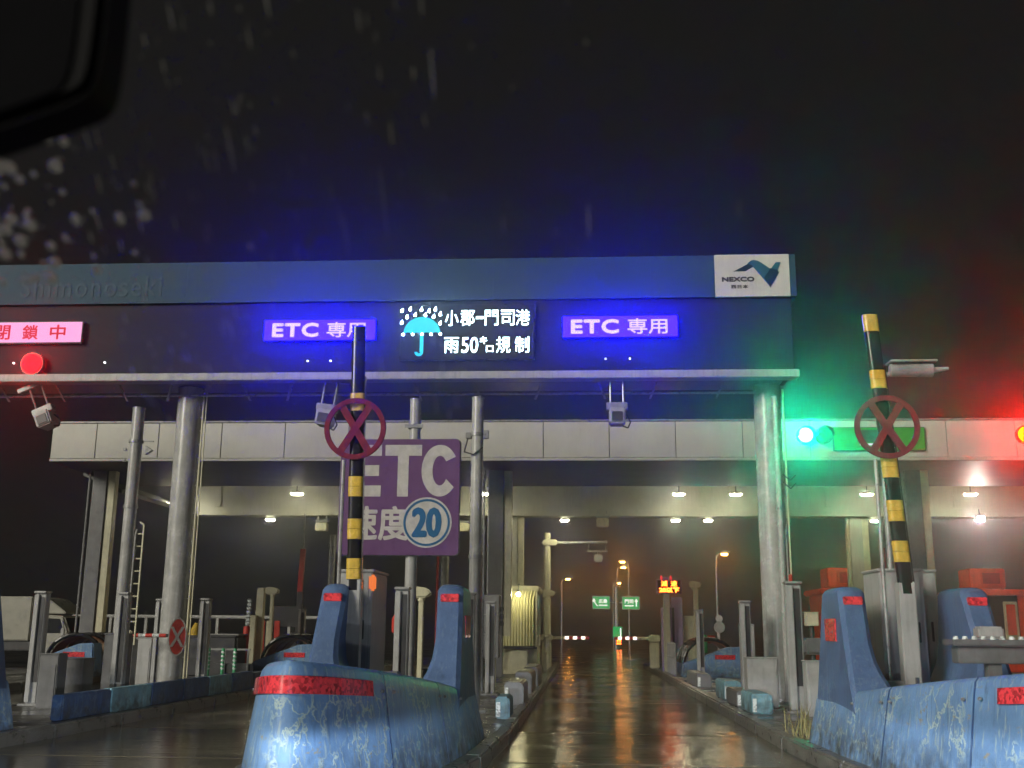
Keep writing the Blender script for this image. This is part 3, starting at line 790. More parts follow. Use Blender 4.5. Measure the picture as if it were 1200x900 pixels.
# lower walkway beam with brackets and pipes
MB().box(L0+gx, L1+gx-.08, -.35, -.03, 5.97, 6.115).build('lower_beam', 'grey', g, 0.01)
MB().box(L0+gx, L1+gx-.3, 0.1, 0.9, 6.0, 6.117).build('rear_beam', 'grey_dark', g, 0.01)
MB().cyl((L0+gx, .25, 5.8), (L1+gx-.8, .25, 5.8), .025, n=8).build('cable_pipe', 'galv', g)
random.seed(3)
for i in range(13):
    xb = -11.4+i*1.17+random.uniform(-.15, .15)+gx; s_ = random.choice((-1, 1, 1))*.12
    MB().add([(xb-.02, .1, 5.99), (xb+.02, .1, 5.99), (xb+s_+.02, .26, 5.7), (xb+s_-.02, .26, 5.7), (xb-.02, .14, 5.99), (xb+.02, .14, 5.99), (xb+s_+.02, .3, 5.7), (xb+s_-.02, .3, 5.7)],
             [(0,1,2,3), (4,5,6,7), (0,1,5,4), (1,2,6,5), (2,3,7,6), (3,0,4,7)]).build('bracket', 'galv', g)
for xc in (-7.75, 3.56, -19.1):
    col = MB().cyl((xc+gx, .5, 0.145), (xc+gx, .5, 5.99), .255, .25, 32).build('column', 'pole', g)
    MB().cyl((xc+gx, .5, 0.14), (xc+gx, .5, .2), .4, n=24).build('base_flange', 'galv', col)
    MB().tube([(xc+gx+.29, .42, .2), (xc+gx+.29, .42, 5.9)], .02, 6).build('conduit', 'cream', col)
    if xc < 0:
        for i in range(20): MB().box(xc+gx+.24, xc+gx+.3, .405, .435, .8+i*.27, .815+i*.27).build('clip', 'galv', col)
        MB().tube([(xc+gx+.35, .42, .2), (xc+gx+.35, .42, 5.9)], .014, 6).build('conduit', 'cream', col)
for xx, lab in ((-5.35, None),):
    pass

def led_sign(name, label, x0, x1, z0, z1, panel, grp=None):
    t = thing(name, label, 'display', ((x0+x1)/2, GY-.05, z0), 0, grp)
    w, h = (x1-x0)/2, z1-z0
    MB().box(-w-.02, w+.02, -.05, .04, -.02, h+.02).build('case', 'black', t, 0.008)
    p = MB().box(-w, w, -.058, -.051, 0, h).build('display_face', panel, t, smooth=0)
    return t, p, w, h
for x0, x1, z0, z1, lab in ((-6.16, -3.98, 6.82, 7.22, 'violet lit sign reading ETC only, left one behind the barrier arm'), (-.34, 1.84, 6.83, 7.24, 'violet lit sign reading ETC only, right one above the open lane')):
    t, p, w, h = led_sign('lane_sign', lab, x0, x1, z0, z1, 'led_blue', 'violet lane signs on the gantry')
    writing('lettering', 'ETC', 'led_letter', p, -.48, h/2, -.064, .29, .92, weight=.016, spacing=1.1)
    writing('lettering', '専用', 'led_letter', p, .52, h/2, -.064, .31, .76, weight=.005)
t, p, w, h = led_sign('lane_sign', 'pink lit sign with red characters at the left edge', -12.4, -9.84, 6.82, 7.23, 'led_pink', 'lit lane signs on the gantry')
for ch, xx in (('閉', -.33), ('鎖', .24), ('中', .8)): writing('lettering', ch, 'led_red', p, xx, h/2, -.064, .3, .32, weight=.006)
MB().disc((-.95, h/2), .16, -.064, -.0585, 24).build('stop_mark', 'led_red', p)
MB().box(-1.06, -.84, -.068, -.0645, h/2-.025, h/2+.025).build('stop_bar', 'led_letter', p)
# weather display
t, p, w, h = led_sign('weather_display', 'dark display with lit umbrella and white rain speed notice', -3.47, -.9, 6.42, 7.49, 'gantry_dark')
for a, b, zc in (('小郡ー門司港', 0, .76), ('雨50キロ規制', 0, .255)):
    pass
ux = -.88
pts = [(ux+.36*math.cos(R(180*i/18)), .50+.34*math.sin(R(180*i/18))) for i in range(19)]
low = []
for i in range(4):
    for q in range(1, 5):
        tt = q/5; low.append((ux-.36+.18*i+.18*tt, .50+.03*math.sin(math.pi*tt)))
    if i < 3: low.append((ux-.36+.18*(i+1), .50))
MB().prism(pts+low, 'y', -.064, -.0585).build('umbrella_canopy', 'led_cyan', p, smooth=0)
for i in range(5): MB().disc((ux-.36+.18*i, .49), .022, -.067, -.0645, 10).build('umbrella_tip', 'led_drop', p)
MB().box(ux-.035, ux+.035, -.066, -.0605, .14, .5).build('umbrella_stick', 'led_cyan', p)
hk = [(ux-.05+.085*math.cos(R(180+180*i/10)), .14+.085*math.sin(R(180+180*i/10))) for i in range(11)]+[(ux-.05+.03*math.cos(R(360-180*i/10)), .14+.03*math.sin(R(360-180*i/10))) for i in range(11)]
MB().prism(hk, 'y', -.066, -.0605).build('umbrella_hook', 'led_cyan', p, smooth=0)
random.seed(5)
for dx, dz in ((-.4, .96), (-.24, .99), (-.02, .98), (.13, .95), (.25, .98), (-.3, .83), (-.14, .87), (.22, .83), (.35, .88), (-.4, .72), (.35, .70), (.06, .87)):
    MB().disc((ux+dx, dz), .022, -.065, -.0585, 8).add([(ux+dx-.016, -.065, dz+.015), (ux+dx+.016, -.065, dz+.015), (ux+dx+.012, -.065, dz+.055), (ux+dx-.016, -.0585, dz+.015), (ux+dx+.016, -.0585, dz+.015), (ux+dx+.012, -.0585, dz+.055)], [(0,1,2), (3,4,5), (0,1,4,3), (1,2,5,4), (2,0,3,5)]).build('rain_drop', 'led_drop', p)
zz1, zz2 = .81, .27
for s_, xc, ww, zc in (('小', -.305, .26, zz1), ('郡', .0, .27, zz1), ('門', .47, .26, zz1), ('司', .78, .26, zz1), ('港', 1.07, .27, zz1)):
    writing('lettering', s_, 'led_white', p, xc, zc, -.064, .31, ww, weight=.0)
MB().box(.17, .31, -.064, -.0585, zz1-.02, zz1+.03).build('dash', 'led_white', p)
for s_, xc, ww, zc, hh in (('雨', -.30, .28, zz2, .31), ('50', .055, .32, zz2, .31), ('キ', .32, .14, zz2+.09, .15), ('ロ', .44, .14, zz2-.08, .13), ('規', .70, .27, zz2, .32), ('制', 1.06, .27, zz2, .32)):
    writing('lettering', s_, 'led_white', p, xc, zc, -.064, hh, ww, weight=.002 if s_ in ('50', 'キ', 'ロ') else 0.0)
# pinpoint indicators under the violet signs, cameras below the gantry
for xx, wh in ((-5.3, 'left of two under the left violet sign'), (-4.85, 'right of two under the left violet sign'), (.47, 'left of two under the right violet sign'), (.93, 'right of two under the right violet sign'), (-11.2, 'left of the red signal'), (-9.35, 'right of the red signal')):
    o = MB().cyl((xx, GY-.03, 6.42), (xx, GY, 6.42), .018, n=8).build('indicator_lamp', 'led_dot')
    tag(o, 'tiny white indicator light, '+wh, 'lamp', 'tiny indicator lights on the gantry')
def hung_camera(x, z, label, tilt=0.0):
    t = thing('gantry_camera', label, 'camera', (x, GY-.1, z), 0, 'cameras hung under the gantry')
    for sx in (-.12, .12): MB().cyl((sx, 0, .42), (sx, 0, .86), .02, n=8).build('hanger', 'galv', t)
    MB().box(-.34, .34, -.06, .08, .86, .95).build('mount', 'galv', t, .01)
    MB().box(-.2, .2, -.08, .1, .28, .42).build('yoke', 'galv', t, .01)
    b = MB().box(-.15, .15, -.2, .22, .0, .3).build('housing', 'grey', t, .03)
    MB().box(-.1, .1, -.214, -.195, .04, .22).build('lens_window', 'dark', b, .01)
    MB().tube([(.17, 0, .2), (.25, 0, .05), (.2, 0, -.06), (.1, 0, -.02)], .014, 6).build('cable', 'dark', t)
    t.rotation_euler = (0, tilt, 0)
    return t
hung_camera(.67, 5.12, 'grey box camera hanging below the right violet sign')
hung_camera(-10.3, 5.12, 'tilted grey camera hanging below the red signal at left', R(-24))
hung_camera(-4.9, 5.12, 'grey camera hanging behind the red ring of the left arm', R(8))

def signal(x, y, z, r, lens, label, hood=True):
    t = thing('traffic_signal', label, 'traffic light', (x, y, z))
    MB().disc((0, 0), r*1.18, -.02, .1, 28).build('housing', 'black', t)
    ln = MB(); ln.disc((0, 0), r, -.034, -.0205, 28); ln.build('lens', lens, t)
    if hood:
        vv = []; k = 14
        for y_ in (-.02, -.26):
            for i in range(k+1):
                a = R(-10+200*i/k); q = r*1.14 if y_ > -.1 else r*1.1; vv.append((q*math.cos(a), y_, q*math.sin(a)))
        for y_ in (-.02, -.26):
            for i in range(k+1):
                a = R(-10+200*i/k); q = r*1.09 if y_ > -.1 else r*1.05; vv.append((q*math.cos(a), y_, q*math.sin(a)))
        n = k+1
        MB().add(vv, [(i, i+1, n+i+1, n+i) for i in range(k)]+[(2*n+i, 2*n+i+1, 3*n+i+1, 3*n+i) for i in range(k)]+[(n+i, n+i+1, 3*n+i+1, 3*n+i) for i in range(k)]).build('visor', 'black', t)
    return t
signal(-10.77, GY-.11, 6.38, .2, 'sig_red', 'round red lamp lit below the pink lit sign', False)

# ------------------------------------------------------------------ toll canopy
CY = 28.0
c = thing('toll_canopy', 'long flat canopy with pale panelled edge spanning the toll lanes', 'canopy', (0, CY, 0))
CX0, CX1 = -14.35, 24.0
x = -1.0
xs = [-1.0+1.73*i for i in range(-7, 15)]
xs = [CX0]+[v for v in xs if v > CX0+.3 and v < CX1-.3]+[CX1]
for a, b in zip(xs, xs[1:]):
    MB().box(a+.009, b-.009, -.05, 0, 5.78, 6.73).build('fascia_panel', 'fascia', c, 0.008, 1)
MB().box(CX0, CX1, -.062, .0, 6.745, 6.79).build('top_trim', 'galv', c, 0.006)
MB().box(CX0, CX1, -.07, .0, 5.70, 5.768).build('bottom_trim', 'fascia', c, 0.006)
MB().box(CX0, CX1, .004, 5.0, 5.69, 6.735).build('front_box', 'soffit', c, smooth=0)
MB().box(CX0, CX1, 5.003, 12.0, 6.2, 6.72).build('roof_slab', 'beam', c, smooth=0)
rb = MB().box(CX0+1, CX1, 8.0, 8.6, 5.08, 6.195).build('rear_beam', 'beam', c, 0.01)
MB().box(CX0+1, CX1, 7.9, 7.995, 5.08, 5.16).build('beam_flange', 'beam', rb, 0.005)
for i in range(9):
    xx = -12.5+i*4.1
    MB().box(xx, xx+.22, 7.93, 7.998, 5.4, 6.19).build('stiffener', 'beam', rb, 0.005)
MB().prism([(CX0, 5.695), (CX0+1.2, 5.2), (CX0+1.2, 5.08), (CX0+.0, 5.6)], 'y', 2, 8.6).build('end_bracket', 'soffit', c, smooth=0)
for k in ('z', 'a', 'e'):
    X = ISL[k]
    for dy, nm in ((1.6, 'front'), (8.05, 'rear')):
        dx = -.25
        MB().box(X+dx-.2, X+dx+.2, dy, dy+.4, .145, 5.69 if nm == 'front' else 5.075).build('column', 'grey_dark' if nm == 'front' else 'beam', c, 0.015)
        MB().box(X+dx+.203, X+dx+.42, dy+.05, dy+.3, 1.2 if nm == 'front' else .145, 5.685 if nm == 'front' else 5.07).build('lit_edge_strip', 'cream', c, 0.008)  # cream strip stands in for the bright lit edge of the column
        if nm == 'rear': MB().box(X+dx-.29, X+dx-.203, dy+.05, dy+.3, .145, 5.07).build('lit_edge_strip', 'cream', c, 0.008)  # same for the lit left edge, painted as a cream strip
        if nm == 'front':
            for q in (-.45, -.32): MB().cyl((X+q-.15, dy+.1, .145), (X+q-.15, dy+.1, 5.685), .03, n=8).build('downpipe', 'galv', c)
def canopy_light(x, y, z, label, m='lamp', k=0.65):
    t = thing('canopy_light', label, 'lamp', (x, y, z), 0, 'lamps fixed under the canopy')
    MB().box(-.3*k, .3*k, -.12, .12, .03, .09).build('housing', 'cctv', t, .012)
    MB().prism([(-.28*k, .03), (.28*k, .03), (.22*k, -.01), (-.22*k, -.01)], 'y', -.1, .1).build('lens', m, t, smooth=0)
    MB().cyl((0, 0, .09), (0, 0, .5), .02, n=8).build('stem', 'dark', t)
    return t
for x, lab in ((-13.3, 'canopy lamp farthest left, beside the thick column'), (-9.3, 'canopy lamp above the closed left lane'), (-5.2, 'canopy lamp hidden partly by the purple sign'),
               (-3.2, 'canopy lamp right of the purple speed sign'), (3.1, 'canopy lamp over the open lane'), (4.9, 'canopy lamp left of the right gantry column'), (9.0, 'canopy lamp right of the ringed closing arm'), (12.2, 'canopy lamp above the starry floodlight')):
    canopy_light(x, CY+6.6, 5.62, lab)
for x, lab in ((3.2, 'small lamp on rear beam over the open lane'), (4.3, 'small lamp on rear beam beside gantry column'), (9.9, 'small lamp on rear beam right of the leaning arm'), (-10.9, 'small lamp on the rear beam at left'), (-.6, 'small lamp added on the rear beam to light the exit gate')):
    canopy_light(x, CY+9.2, 5.04, lab, 'lamp_rear', .5)  # the lamp by the exit gate is added to brighten the mast there
t = thing('floodlight', 'bright white floodlight shining under the right canopy', 'lamp', (12.75, 35.5, 4.98))
MB().box(-.14, .14, -.06, .12, -.06, .12).build('housing', 'cctv', t, .015)
MB().prism([(-.07, -.10), (.09, -.066), (-.061, -.066), (-.061, .05), (-.068, .05)], 'x', -.09, .09).build('lens', 'lamp_strong', t, smooth=0)
MB().cyl((0, .03, .12), (0, .03, .3), .025, n=8).build('stem', 'dark', t)
for x, z, lab in ((.68, 4.72, 'small cream box light hung over the open lane'), (-8.75, 4.55, 'small cream box light hung over the closed left lane'), (-3.95, 4.55, 'small cream box light right of the purple sign')):
    t = thing('beam_camera', lab, 'camera', (x, CY+7.9, z), 0, 'small boxes under the rear beam')
    MB().box(-.2, .2, -.12, .2, 0, .28).build('housing', 'cream', t, .03)
    MB().box(-.25, .25, -.02, .12, .3, .36).build('mount', 'galv', t, .01)
    for sx in (-.14, .14): MB().cyl((sx, .05, .28), (sx, .05, .53), .02, n=6).build('hanger', 'galv', t)
signal(5.77, CY-.2, 6.33, .19, 'sig_green', 'bright green signal lamp on the canopy right of the column')
signal(6.25, CY-.2, 6.33, .19, 'black', 'unlit dark signal lamp beside the bright green one')
signal(11.3, CY-.2, 6.33, .2, 'sig_amber', 'red and yellow glaring signal lamp at the right edge', False)
t = thing('lane_board', 'green lit lane board behind the right ringed cross', 'display', (7.65, CY-.1, 5.95))
MB().box(-1.17, 1.17, -.03, .045, -.02, .6).build('case', 'dark', t, .01)
MB().box(-1.14, 1.14, -.04, -.031, 0, .58).build('display_face', 'led_green_board', t, smooth=0)
MB().box(-.55, .2, -.046, -.041, .2, .52).build('dark_field', 'dark', t, smooth=0)
MB().box(-.5, -.05, -.05, -.0465, .12, .17).build('white_bar', 'led_letter', t, smooth=0)

# ------------------------------------------------------------------ closed left lane
t = thing('no_entry_boom', 'red and white striped bar carrying an oval red no entry cross', 'barrier arm', (-8.42, 20.05, 0.145))
MB().box(-.14, .14, -.14, .14, 0, 1.0).build('machine', 'grey', t, .02)
MB().box(-.05, .12, -.2, -.1, .95, 1.15).build('pivot', 'cream', t, .02)
for i in range(6): MB().cyl((.0+i*.13, -.17, 1.06), (.13+i*.13, -.17, 1.06), .035, n=10).build('bar_section', 'white_tape' if i % 2 == 0 else 'red', t)
d = MB(); kk = 28
d.prism([(1.02+.165*math.cos(2*math.pi*i/kk), 1.04+.33*math.sin(2*math.pi*i/kk)) for i in range(kk)], 'y', -.26, -.235)
dd = d.build('disc', 'red', t, .004, 1)
rim = MB(); vv = []
for y_ in (-.262, -.236):
    for a, b in ((.172, .338), (.152, .315)):
        vv += [(1.02+a*math.cos(2*math.pi*i/kk), y_, 1.04+b*math.sin(2*math.pi*i/kk)) for i in range(kk)]
fs = []
for i in range(kk):
    j = (i+1) % kk; fs += [(i, j, kk+j, kk+i), (2*kk+i, 2*kk+j, 3*kk+j, 3*kk+i), (i, j, 2*kk+j, 2*kk+i), (kk+i, kk+j, 3*kk+j, 3*kk+i)]
rim.add(vv, fs).build('rim', 'sign_white', dd)
for sg in (1, -1):
    MB().prism([(1.02-.105*sg-.028, .86), (1.02-.105*sg+.028, .86), (1.02+.105*sg+.028, 1.22), (1.02+.105*sg-.028, 1.22)], 'y', -.268 - (.002 if sg > 0 else 0), -.261).build('cross_bar', 'sign_white', dd)
MB().cyl((.78, -.17, 1.06), (.86, -.23, 1.06), .03, n=8).build('joint', 'dark', t)

# low painted parapets along the islands (separate blocks, alternately dark and pale)
def parapet(label, x, ys, zh, mats, w=.16):
    t = thing('blue_parapet', label, 'low wall', (x, ys[0], 0.145))
    for i, (a, b) in enumerate(zip(ys, ys[1:])):
        MB().box(-w/2, w/2, a-ys[0]+.012, b-ys[0]-.012, 0, zh+random.uniform(-.015, .015)).build('block', mats[i % len(mats)], t, .018)
    return t
parapet('low wall of dark and pale blue blocks along the closed left lane', -6.85, [14.2, 15.7, 17.2, 18.6, 19.9, 21.2, 22.6, 24.2, 25.9, 27.5], .33, ['blue_dark', 'blue_pale', 'blue_dark'])
def pad(label, x, y, L, m='blue_pale', h=.3, w=.32):
    t = thing('kerb_pad', label, 'kerb block', (x, y, 0.145), 0, 'padded blocks along the lane kerbs')
    MB().prism([(-w/2, 0), (w/2, 0), (w/2, h*.8), (w*.38, h), (-w/2, h)], 'y', 0, L).build('block', m, t, .02)
    MB().box(-w/2+.01, -w/2+.07, -.012, -.001, .03, h*.76).build('end_plate', 'white_tape', t, .004)
    return t
pad('pale blue block on the right kerb below the detector posts', 2.72, 17.2, 1.2)
pad('pale blue block on the right kerb farther up the lane', 2.72, 20.5, 1.3, 'blue_pale', .34)
pad('dark sloped block on the right kerb between the pale blocks', 2.7, 18.7, 1.4, 'grey_dark', .26)
pad('far grey block on the right kerb near the arched hood', 2.7, 25.0, 2.5, 'grey_dark', .3)
pad('dark sloped pad with bright end plate, nearest on left kerb', -1.15, 18.6, 1.6, 'grey_dark', .36)
pad('dark sloped pad with bright end plate, middle of left kerb', -1.15, 21.6, 2.0, 'grey_dark', .42)
pad('dark sloped pad with bright end plate, farthest on left kerb', -1.15, 24.6, 2.4, 'grey_dark', .42)
pad('pale blue kerb block beside the left nose tail', -1.12, 15.6, .8, 'blue_pale', .3, .2)

# arched hoods farther back on the islands
def hood(X, y, label, mirror=1):
    t = thing('arched_hood', label, 'crash barrier', (X, y, 0.145), 0, 'blue hoods with dark arched ribs')
    MB().prism([(-.85, 0), (-.78, .36), (.42, .80), (.8, .82), (.85, 0)], 'y', 0, .5).build('shell', 'blue', t, .03)
    MB().box(.05, .6, -.012, -.001, .48, .6).build('reflector', 'red_tape', t, .003)
    MB().box(-.7, .7, .5, 3.4, 0, .35).build('base', 'blue_dark', t, .02)
    for i, yy in enumerate((.75, 1.45, 2.15, 2.9)):
        pts = [(.74*math.cos(R(a)), yy, .34+.68*math.sin(R(a))) for a in range(0, 181, 15)]
        MB().tube(pts, .05, 8).build('rib', 'black', t)
    for i, yy in enumerate((.82, 1.52, 2.22)):
        vv = []; n = 13
        for q in (0, 1):
            for rr in (.70, .67):
                vv += [(rr*math.cos(R(a)), yy+q*.58, .34+rr*.92*math.sin(R(a))) for a in range(0, 181, 15)]
        fs = []
        for j in range(n-1): fs += [(j, j+1, 2*n+j+1, 2*n+j), (n+j, n+j+1, 3*n+j+1, 3*n+j), (j, j+1, n+j+1, n+j), (2*n+j, 2*n+j+1, 3*n+j+1, 3*n+j)]
        MB().add(vv, fs).build('panel', 'orange', t)
    return t
hood(ISL['c'], 30.6, 'blue hood with dark arched ribs on the island right of the lane')
hood(ISL['b'], 28.2, 'blue hood with pinkish arch seen left of the left nose')
hood(ISL['z']+.6, 26.5, 'pale blue hood with red reflector in front of the truck')

# slim posts on the closed lane's island
def slim(name, label, cat, x, y, h, w, m, head=None, grp=None):
    t = thing(name, label, cat, (x, y, 0.145), 0, grp)
    MB().box(-w/2, w/2, -w/2, w/2, 0, h).build('post', m, t, .01)
    MB().box(-w, w, -w, w, 0, .03).build('base_plate', 'galv', t)
    if head == 'camera':
        MB().prism([(-.16, h+.02), (.1, h+.02), (.2, h+.1), (.12, h+.2), (-.16, h+.24), (-.22, h+.12)], 'y', -.1, .12).build('camera_head', 'cream', t, .03)
        MB().cyl((0, 0, h-.03), (0, 0, h+.03), w*.8, n=10).build('collar', 'cream', t)
    return t
slim('cream_post', 'tall square cream post left of the small camera post', 'post', -8.92, 30, 2.3, .2, 'cream')
slim('cream_post', 'short cream post beside the tall square cream post', 'post', -9.05, 29.8, 1.55, .2, 'cream')
slim('camera_post', 'thin cream post with camera head, closed left lane', 'camera', -8.6, 30, 2.1, .09, 'cream', 'camera')
slim('camera_post', 'thin cream camera post right of the short detector under the sign', 'camera', -2.95, 20, 1.75, .09, 'cream', 'camera')
slim('camera_post', 'white camera post right of the lilac pillar', 'camera', 3.58, 35, 2.55, .15, 'cream', 'camera')
slim('cream_post', 'square cream post left of the white camera post', 'post', 3.38, 35.3, 1.7, .36, 'cream')
slim('cream_post', 'low cream post behind the small grey cabinet with red cap', 'post', -3.1, 19.0, 1.25, .16, 'cream')
t = thing('red_marker', 'small red hooded marker beside the grey cabinet with lamp', 'marker', (-2.96, 17.6, 0.145))
MB().cyl((0, 0, 0), (0, 0, 1.2), .03, n=8).build('post', 'dark', t)
MB().prism([(-.1, 1.15), (.02, 1.15), (.1, 1.42), (-.02, 1.5), (-.1, 1.38)], 'y', -.06, .06).build('head', 'red', t, .015)
# striped pole (white spiral on top, red below)
t = thing('striped_pole', 'slim red pole with a white spiral striped top', 'pole', (-8.7, 28, 0.145))
MB().cyl((0, 0, 0), (.05, 0, 1.25), .085, n=12).build('red_part', 'red', t)
MB().cyl((.05, 0, 1.25), (.08, 0, 1.95), .05, n=12).build('core', 'dark', t)
for i in range(7): MB().cyl((.022+i*.004, -.01, 1.29+i*.095), (.095+i*.004, .01, 1.335+i*.095), .062, n=10).build('stripe', 'white_tape', t)
for i, x in enumerate((-8.58, -8.24, -7.96)):
    t = thing('delineator', ('slim green and white delineator, left of three by the rail', 'slim green and white delineator, middle of three by the rail', 'slim green and white delineator, right of three by the rail')[i], 'delineator', (x, 25, 0.145), 0, 'delineators on the closed lane island')
    MB().cyl((0, 0, 0), (0, 0, .75), .04, n=10).build('post', 'green', t)
    for j in range(5): MB().cyl((-.01, 0, .28+j*.09), (.01, 0, .32+j*.09), .046, n=10).build('stripe', 'white_tape', t)
t = thing('low_rail', 'short low metal rail behind the delineators', 'railing', (-8.3, 25.3, 0.145))
MB().box(-.6, .6, -.02, .02, .7, .74).build('rail', 'galv', t)
for x in (-.55, 0, .55): MB().box(x-.02, x+.02, -.018, .018, 0, .698).build('post', 'galv', t)
MB().box(-.6, .6, .03, .3, .0, .4).build('box', 'dark', t, .02)
t = thing('beacon_box', 'dark equipment box with a yellow beacon behind the no entry sign', 'equipment box', (-9.3, 27.5, 0.145))
MB().box(-.7, .7, -.4, .4, 0, 1.02).build('body', 'dark', t, .06, 3)
MB().cyl((-.55, 0, 1.02), (-.5, 0, 1.32), .16, .05, n=14).build('beacon', 'yellow', t)
MB().box(-.3, .72, -.38, .38, 1.025, 1.06).build('lid', 'galv', t, .01)
# raised red boom and dark panel in the middle distance
t = thing('raised_boom', 'tall red raised boom with a thin rod on top', 'barrier arm', (-8.6, 33, 0.145))
MB().box(-.2, .2, -.18, .2, 0, 1.1).build('machine', 'dark', t, .03)
MB().box(-.1, .08, -.05, .05, 1.1, 2.3).build('dark_part', 'dark', t, .01)
MB().add([(-.1, -.05, 2.3), (.06, -.05, 2.3), (.06, .05, 2.3), (-.1, .05, 2.3), (-.06, -.05, 3.6), (.1, -.05, 3.6), (.1, .05, 3.6), (-.06, .05, 3.6)], [(0,1,2,3), (4,5,6,7), (0,1,5,4), (1,2,6,5), (2,3,7,6), (3,0,4,7)]).build('red_part', 'red_deep', t, .01)
MB().cyl((.02, 0, 3.6), (.02, 0, 4.7), .018, n=6).build('rod', 'galv', t)
gbox('back_panel', 'dark square panel beside the tall red raised boom', -9.0, 33.3, .95, .12, 1.4, 2.02, 'dark', 'panel')
t = thing('red_screen', 'red and cream upright boards below the dark square panel', 'board', (-9.15, 31.5, 0.145))
for i, (m, w) in enumerate((('red', .2), ('cream', .1), ('red', .16))): MB().box(-.25+i*.24, -.25+i*.24+w, -.02, .02, 0, 1.42).build('board', m, t, .01)
# long pipe rail far behind the closed lanes
t = thing('pipe_railing', 'long pale pipe railing far behind the closed left lanes', 'railing', (-13.4, 45, 0))
MB().box(-8, 3.0, -.06, .06, 1.74, 1.86).build('rail', 'pole', t, .03)
for i in range(8): MB().box(-7.9+i*1.52, -7.78+i*1.52, -.05, .05, 0, 1.738).build('post', 'pole', t, .01)
mast(-7.9, 34, 4.1, .1, 'grey mast with side arm left of the speed sign', (3.7,), ((-.12, 0, 3.75, .1, .1),))
mast(-4.3, 34, 3.6, .12, 'far grey mast partly hidden below the speed sign', (3.3,))
t = thing('red_pole', 'thin red pole beside the far grey mast under the sign', 'pole', (-4.6, 34.5, 0.0))
MB().cyl((0, 0, 0), (0, 0, 3.7), .04, n=8).build('pole', 'red_deep', t); MB().cyl((0, 0, 0), (0, 0, .06), .12, n=10).build('base_plate', 'galv', t)
for i, x in enumerate((12.2, 14.1)):
    t = thing('red_pole', ('dim red pole behind the grey cabinets at right', 'dim red pole right of the leaning arm in the dark')[i], 'pole', (x, 45, 0))
    MB().cyl((0, 0, 0), (0, 0, 4.75), .09, n=10).build('pole', 'red_deep', t); MB().box(-.2, .2, -.2, .2, 0, .4).build('base', 'dark', t)

# ------------------------------------------------------------------ toll booths
t = thing('toll_booth', 'cream toll booth behind a yellowish corrugated screen, left of lane', 'booth', (-1.85, 31.4, 0.145))
MB().box(-.62, .55, .12, 2.6, 0, .75).build('lower_wall', 'cream', t, .02)
for x in (-.6, .5):
    for y in (.15, 2.53): MB().box(x, x+.06, y, y+.06, .752, 2.3).build('corner_post', 'cream', t)
MB().box(-.7, .62, .05, 2.7, 2.3, 2.46).build('roof', 'cream', t, .03)
MB().box(-.52, .5, .16, .175, .76, 2.29).build('window_pane', 'glass', t)
MB().box(.52, .535, .22, 2.5, .76, 2.29).build('window_pane', 'glass', t)
sc = MB(); vv = []; n = 57
M['screen'] = mat('yellowish_corrugated_plastic', (0.74, 0.71, 0.42), 0.3, var=.2, scale=3, streak=.35, dirt=(.4, .38, .22))
rows = [(0.02, 2.32, -.12), (0.0, 2.05, -.2), (0, 1.6, -.22), (0, 1.1, -.22), (0, .78, -.2)]
for th in (0, .012):
    for j, (sh_, z, y) in enumerate(rows):
        for i in range(n):
            vv.append((-.66+1.16*i/(n-1)+(0.05 if j == 0 else 0), y+th+.022*math.cos(i*math.pi/2), z))
m_ = len(rows)
fs = [(j*n+i, j*n+i+1, (j+1)*n+i+1, (j+1)*n+i) for j in range(m_-1) for i in range(n-1)]
fs += [tuple(q+m_*n for q in f) for f in fs]
scr = MB().add(vv, fs).build('corrugated_screen', 'screen', t, smooth=70)
for x in (-.62, .52): MB().box(x, x+.05, -.2, -.15, .2, 2.3).build('screen_post', 'cream', t, .008)
MB().box(-.62, .57, -.23, -.12, .70, .76).build('screen_rail', 'dark', t, .01)
MB().box(-.2, .3, -.1, .1, 0.02, .66).build('counter', 'cream', t, .02)
b = thing('booth_lamp', 'glaring bare lamp before the corrugated booth screen', 'lamp', (-1.80, 30.78, 2.34))
MB().cyl((0, 0, .06), (0, 0, .12), .04, n=12).build('socket', 'cctv', b)
MB().tube([(0, 0, .12), (0, .2, .3), (0, .55, .3)], .014, 6).build('bracket', 'cctv', b)
bu = MB(); vv = []
for j in range(7):
    for i in range(12): vv.append((.055*math.sin(math.pi*(j+.3)/6.6)*math.cos(i*math.pi/6), .055*math.sin(math.pi*(j+.3)/6.6)*math.sin(i*math.pi/6), .055*math.cos(math.pi*(j+.3)/6.6)))
bu.add(vv, [(j*12+i, j*12+(i+1) % 12, j*12+12+(i+1) % 12, j*12+12+i) for j in range(6) for i in range(12)]+[tuple(range(12)), tuple(range(72, 84))])
bu.build('bulb', 'booth_lamp', b)
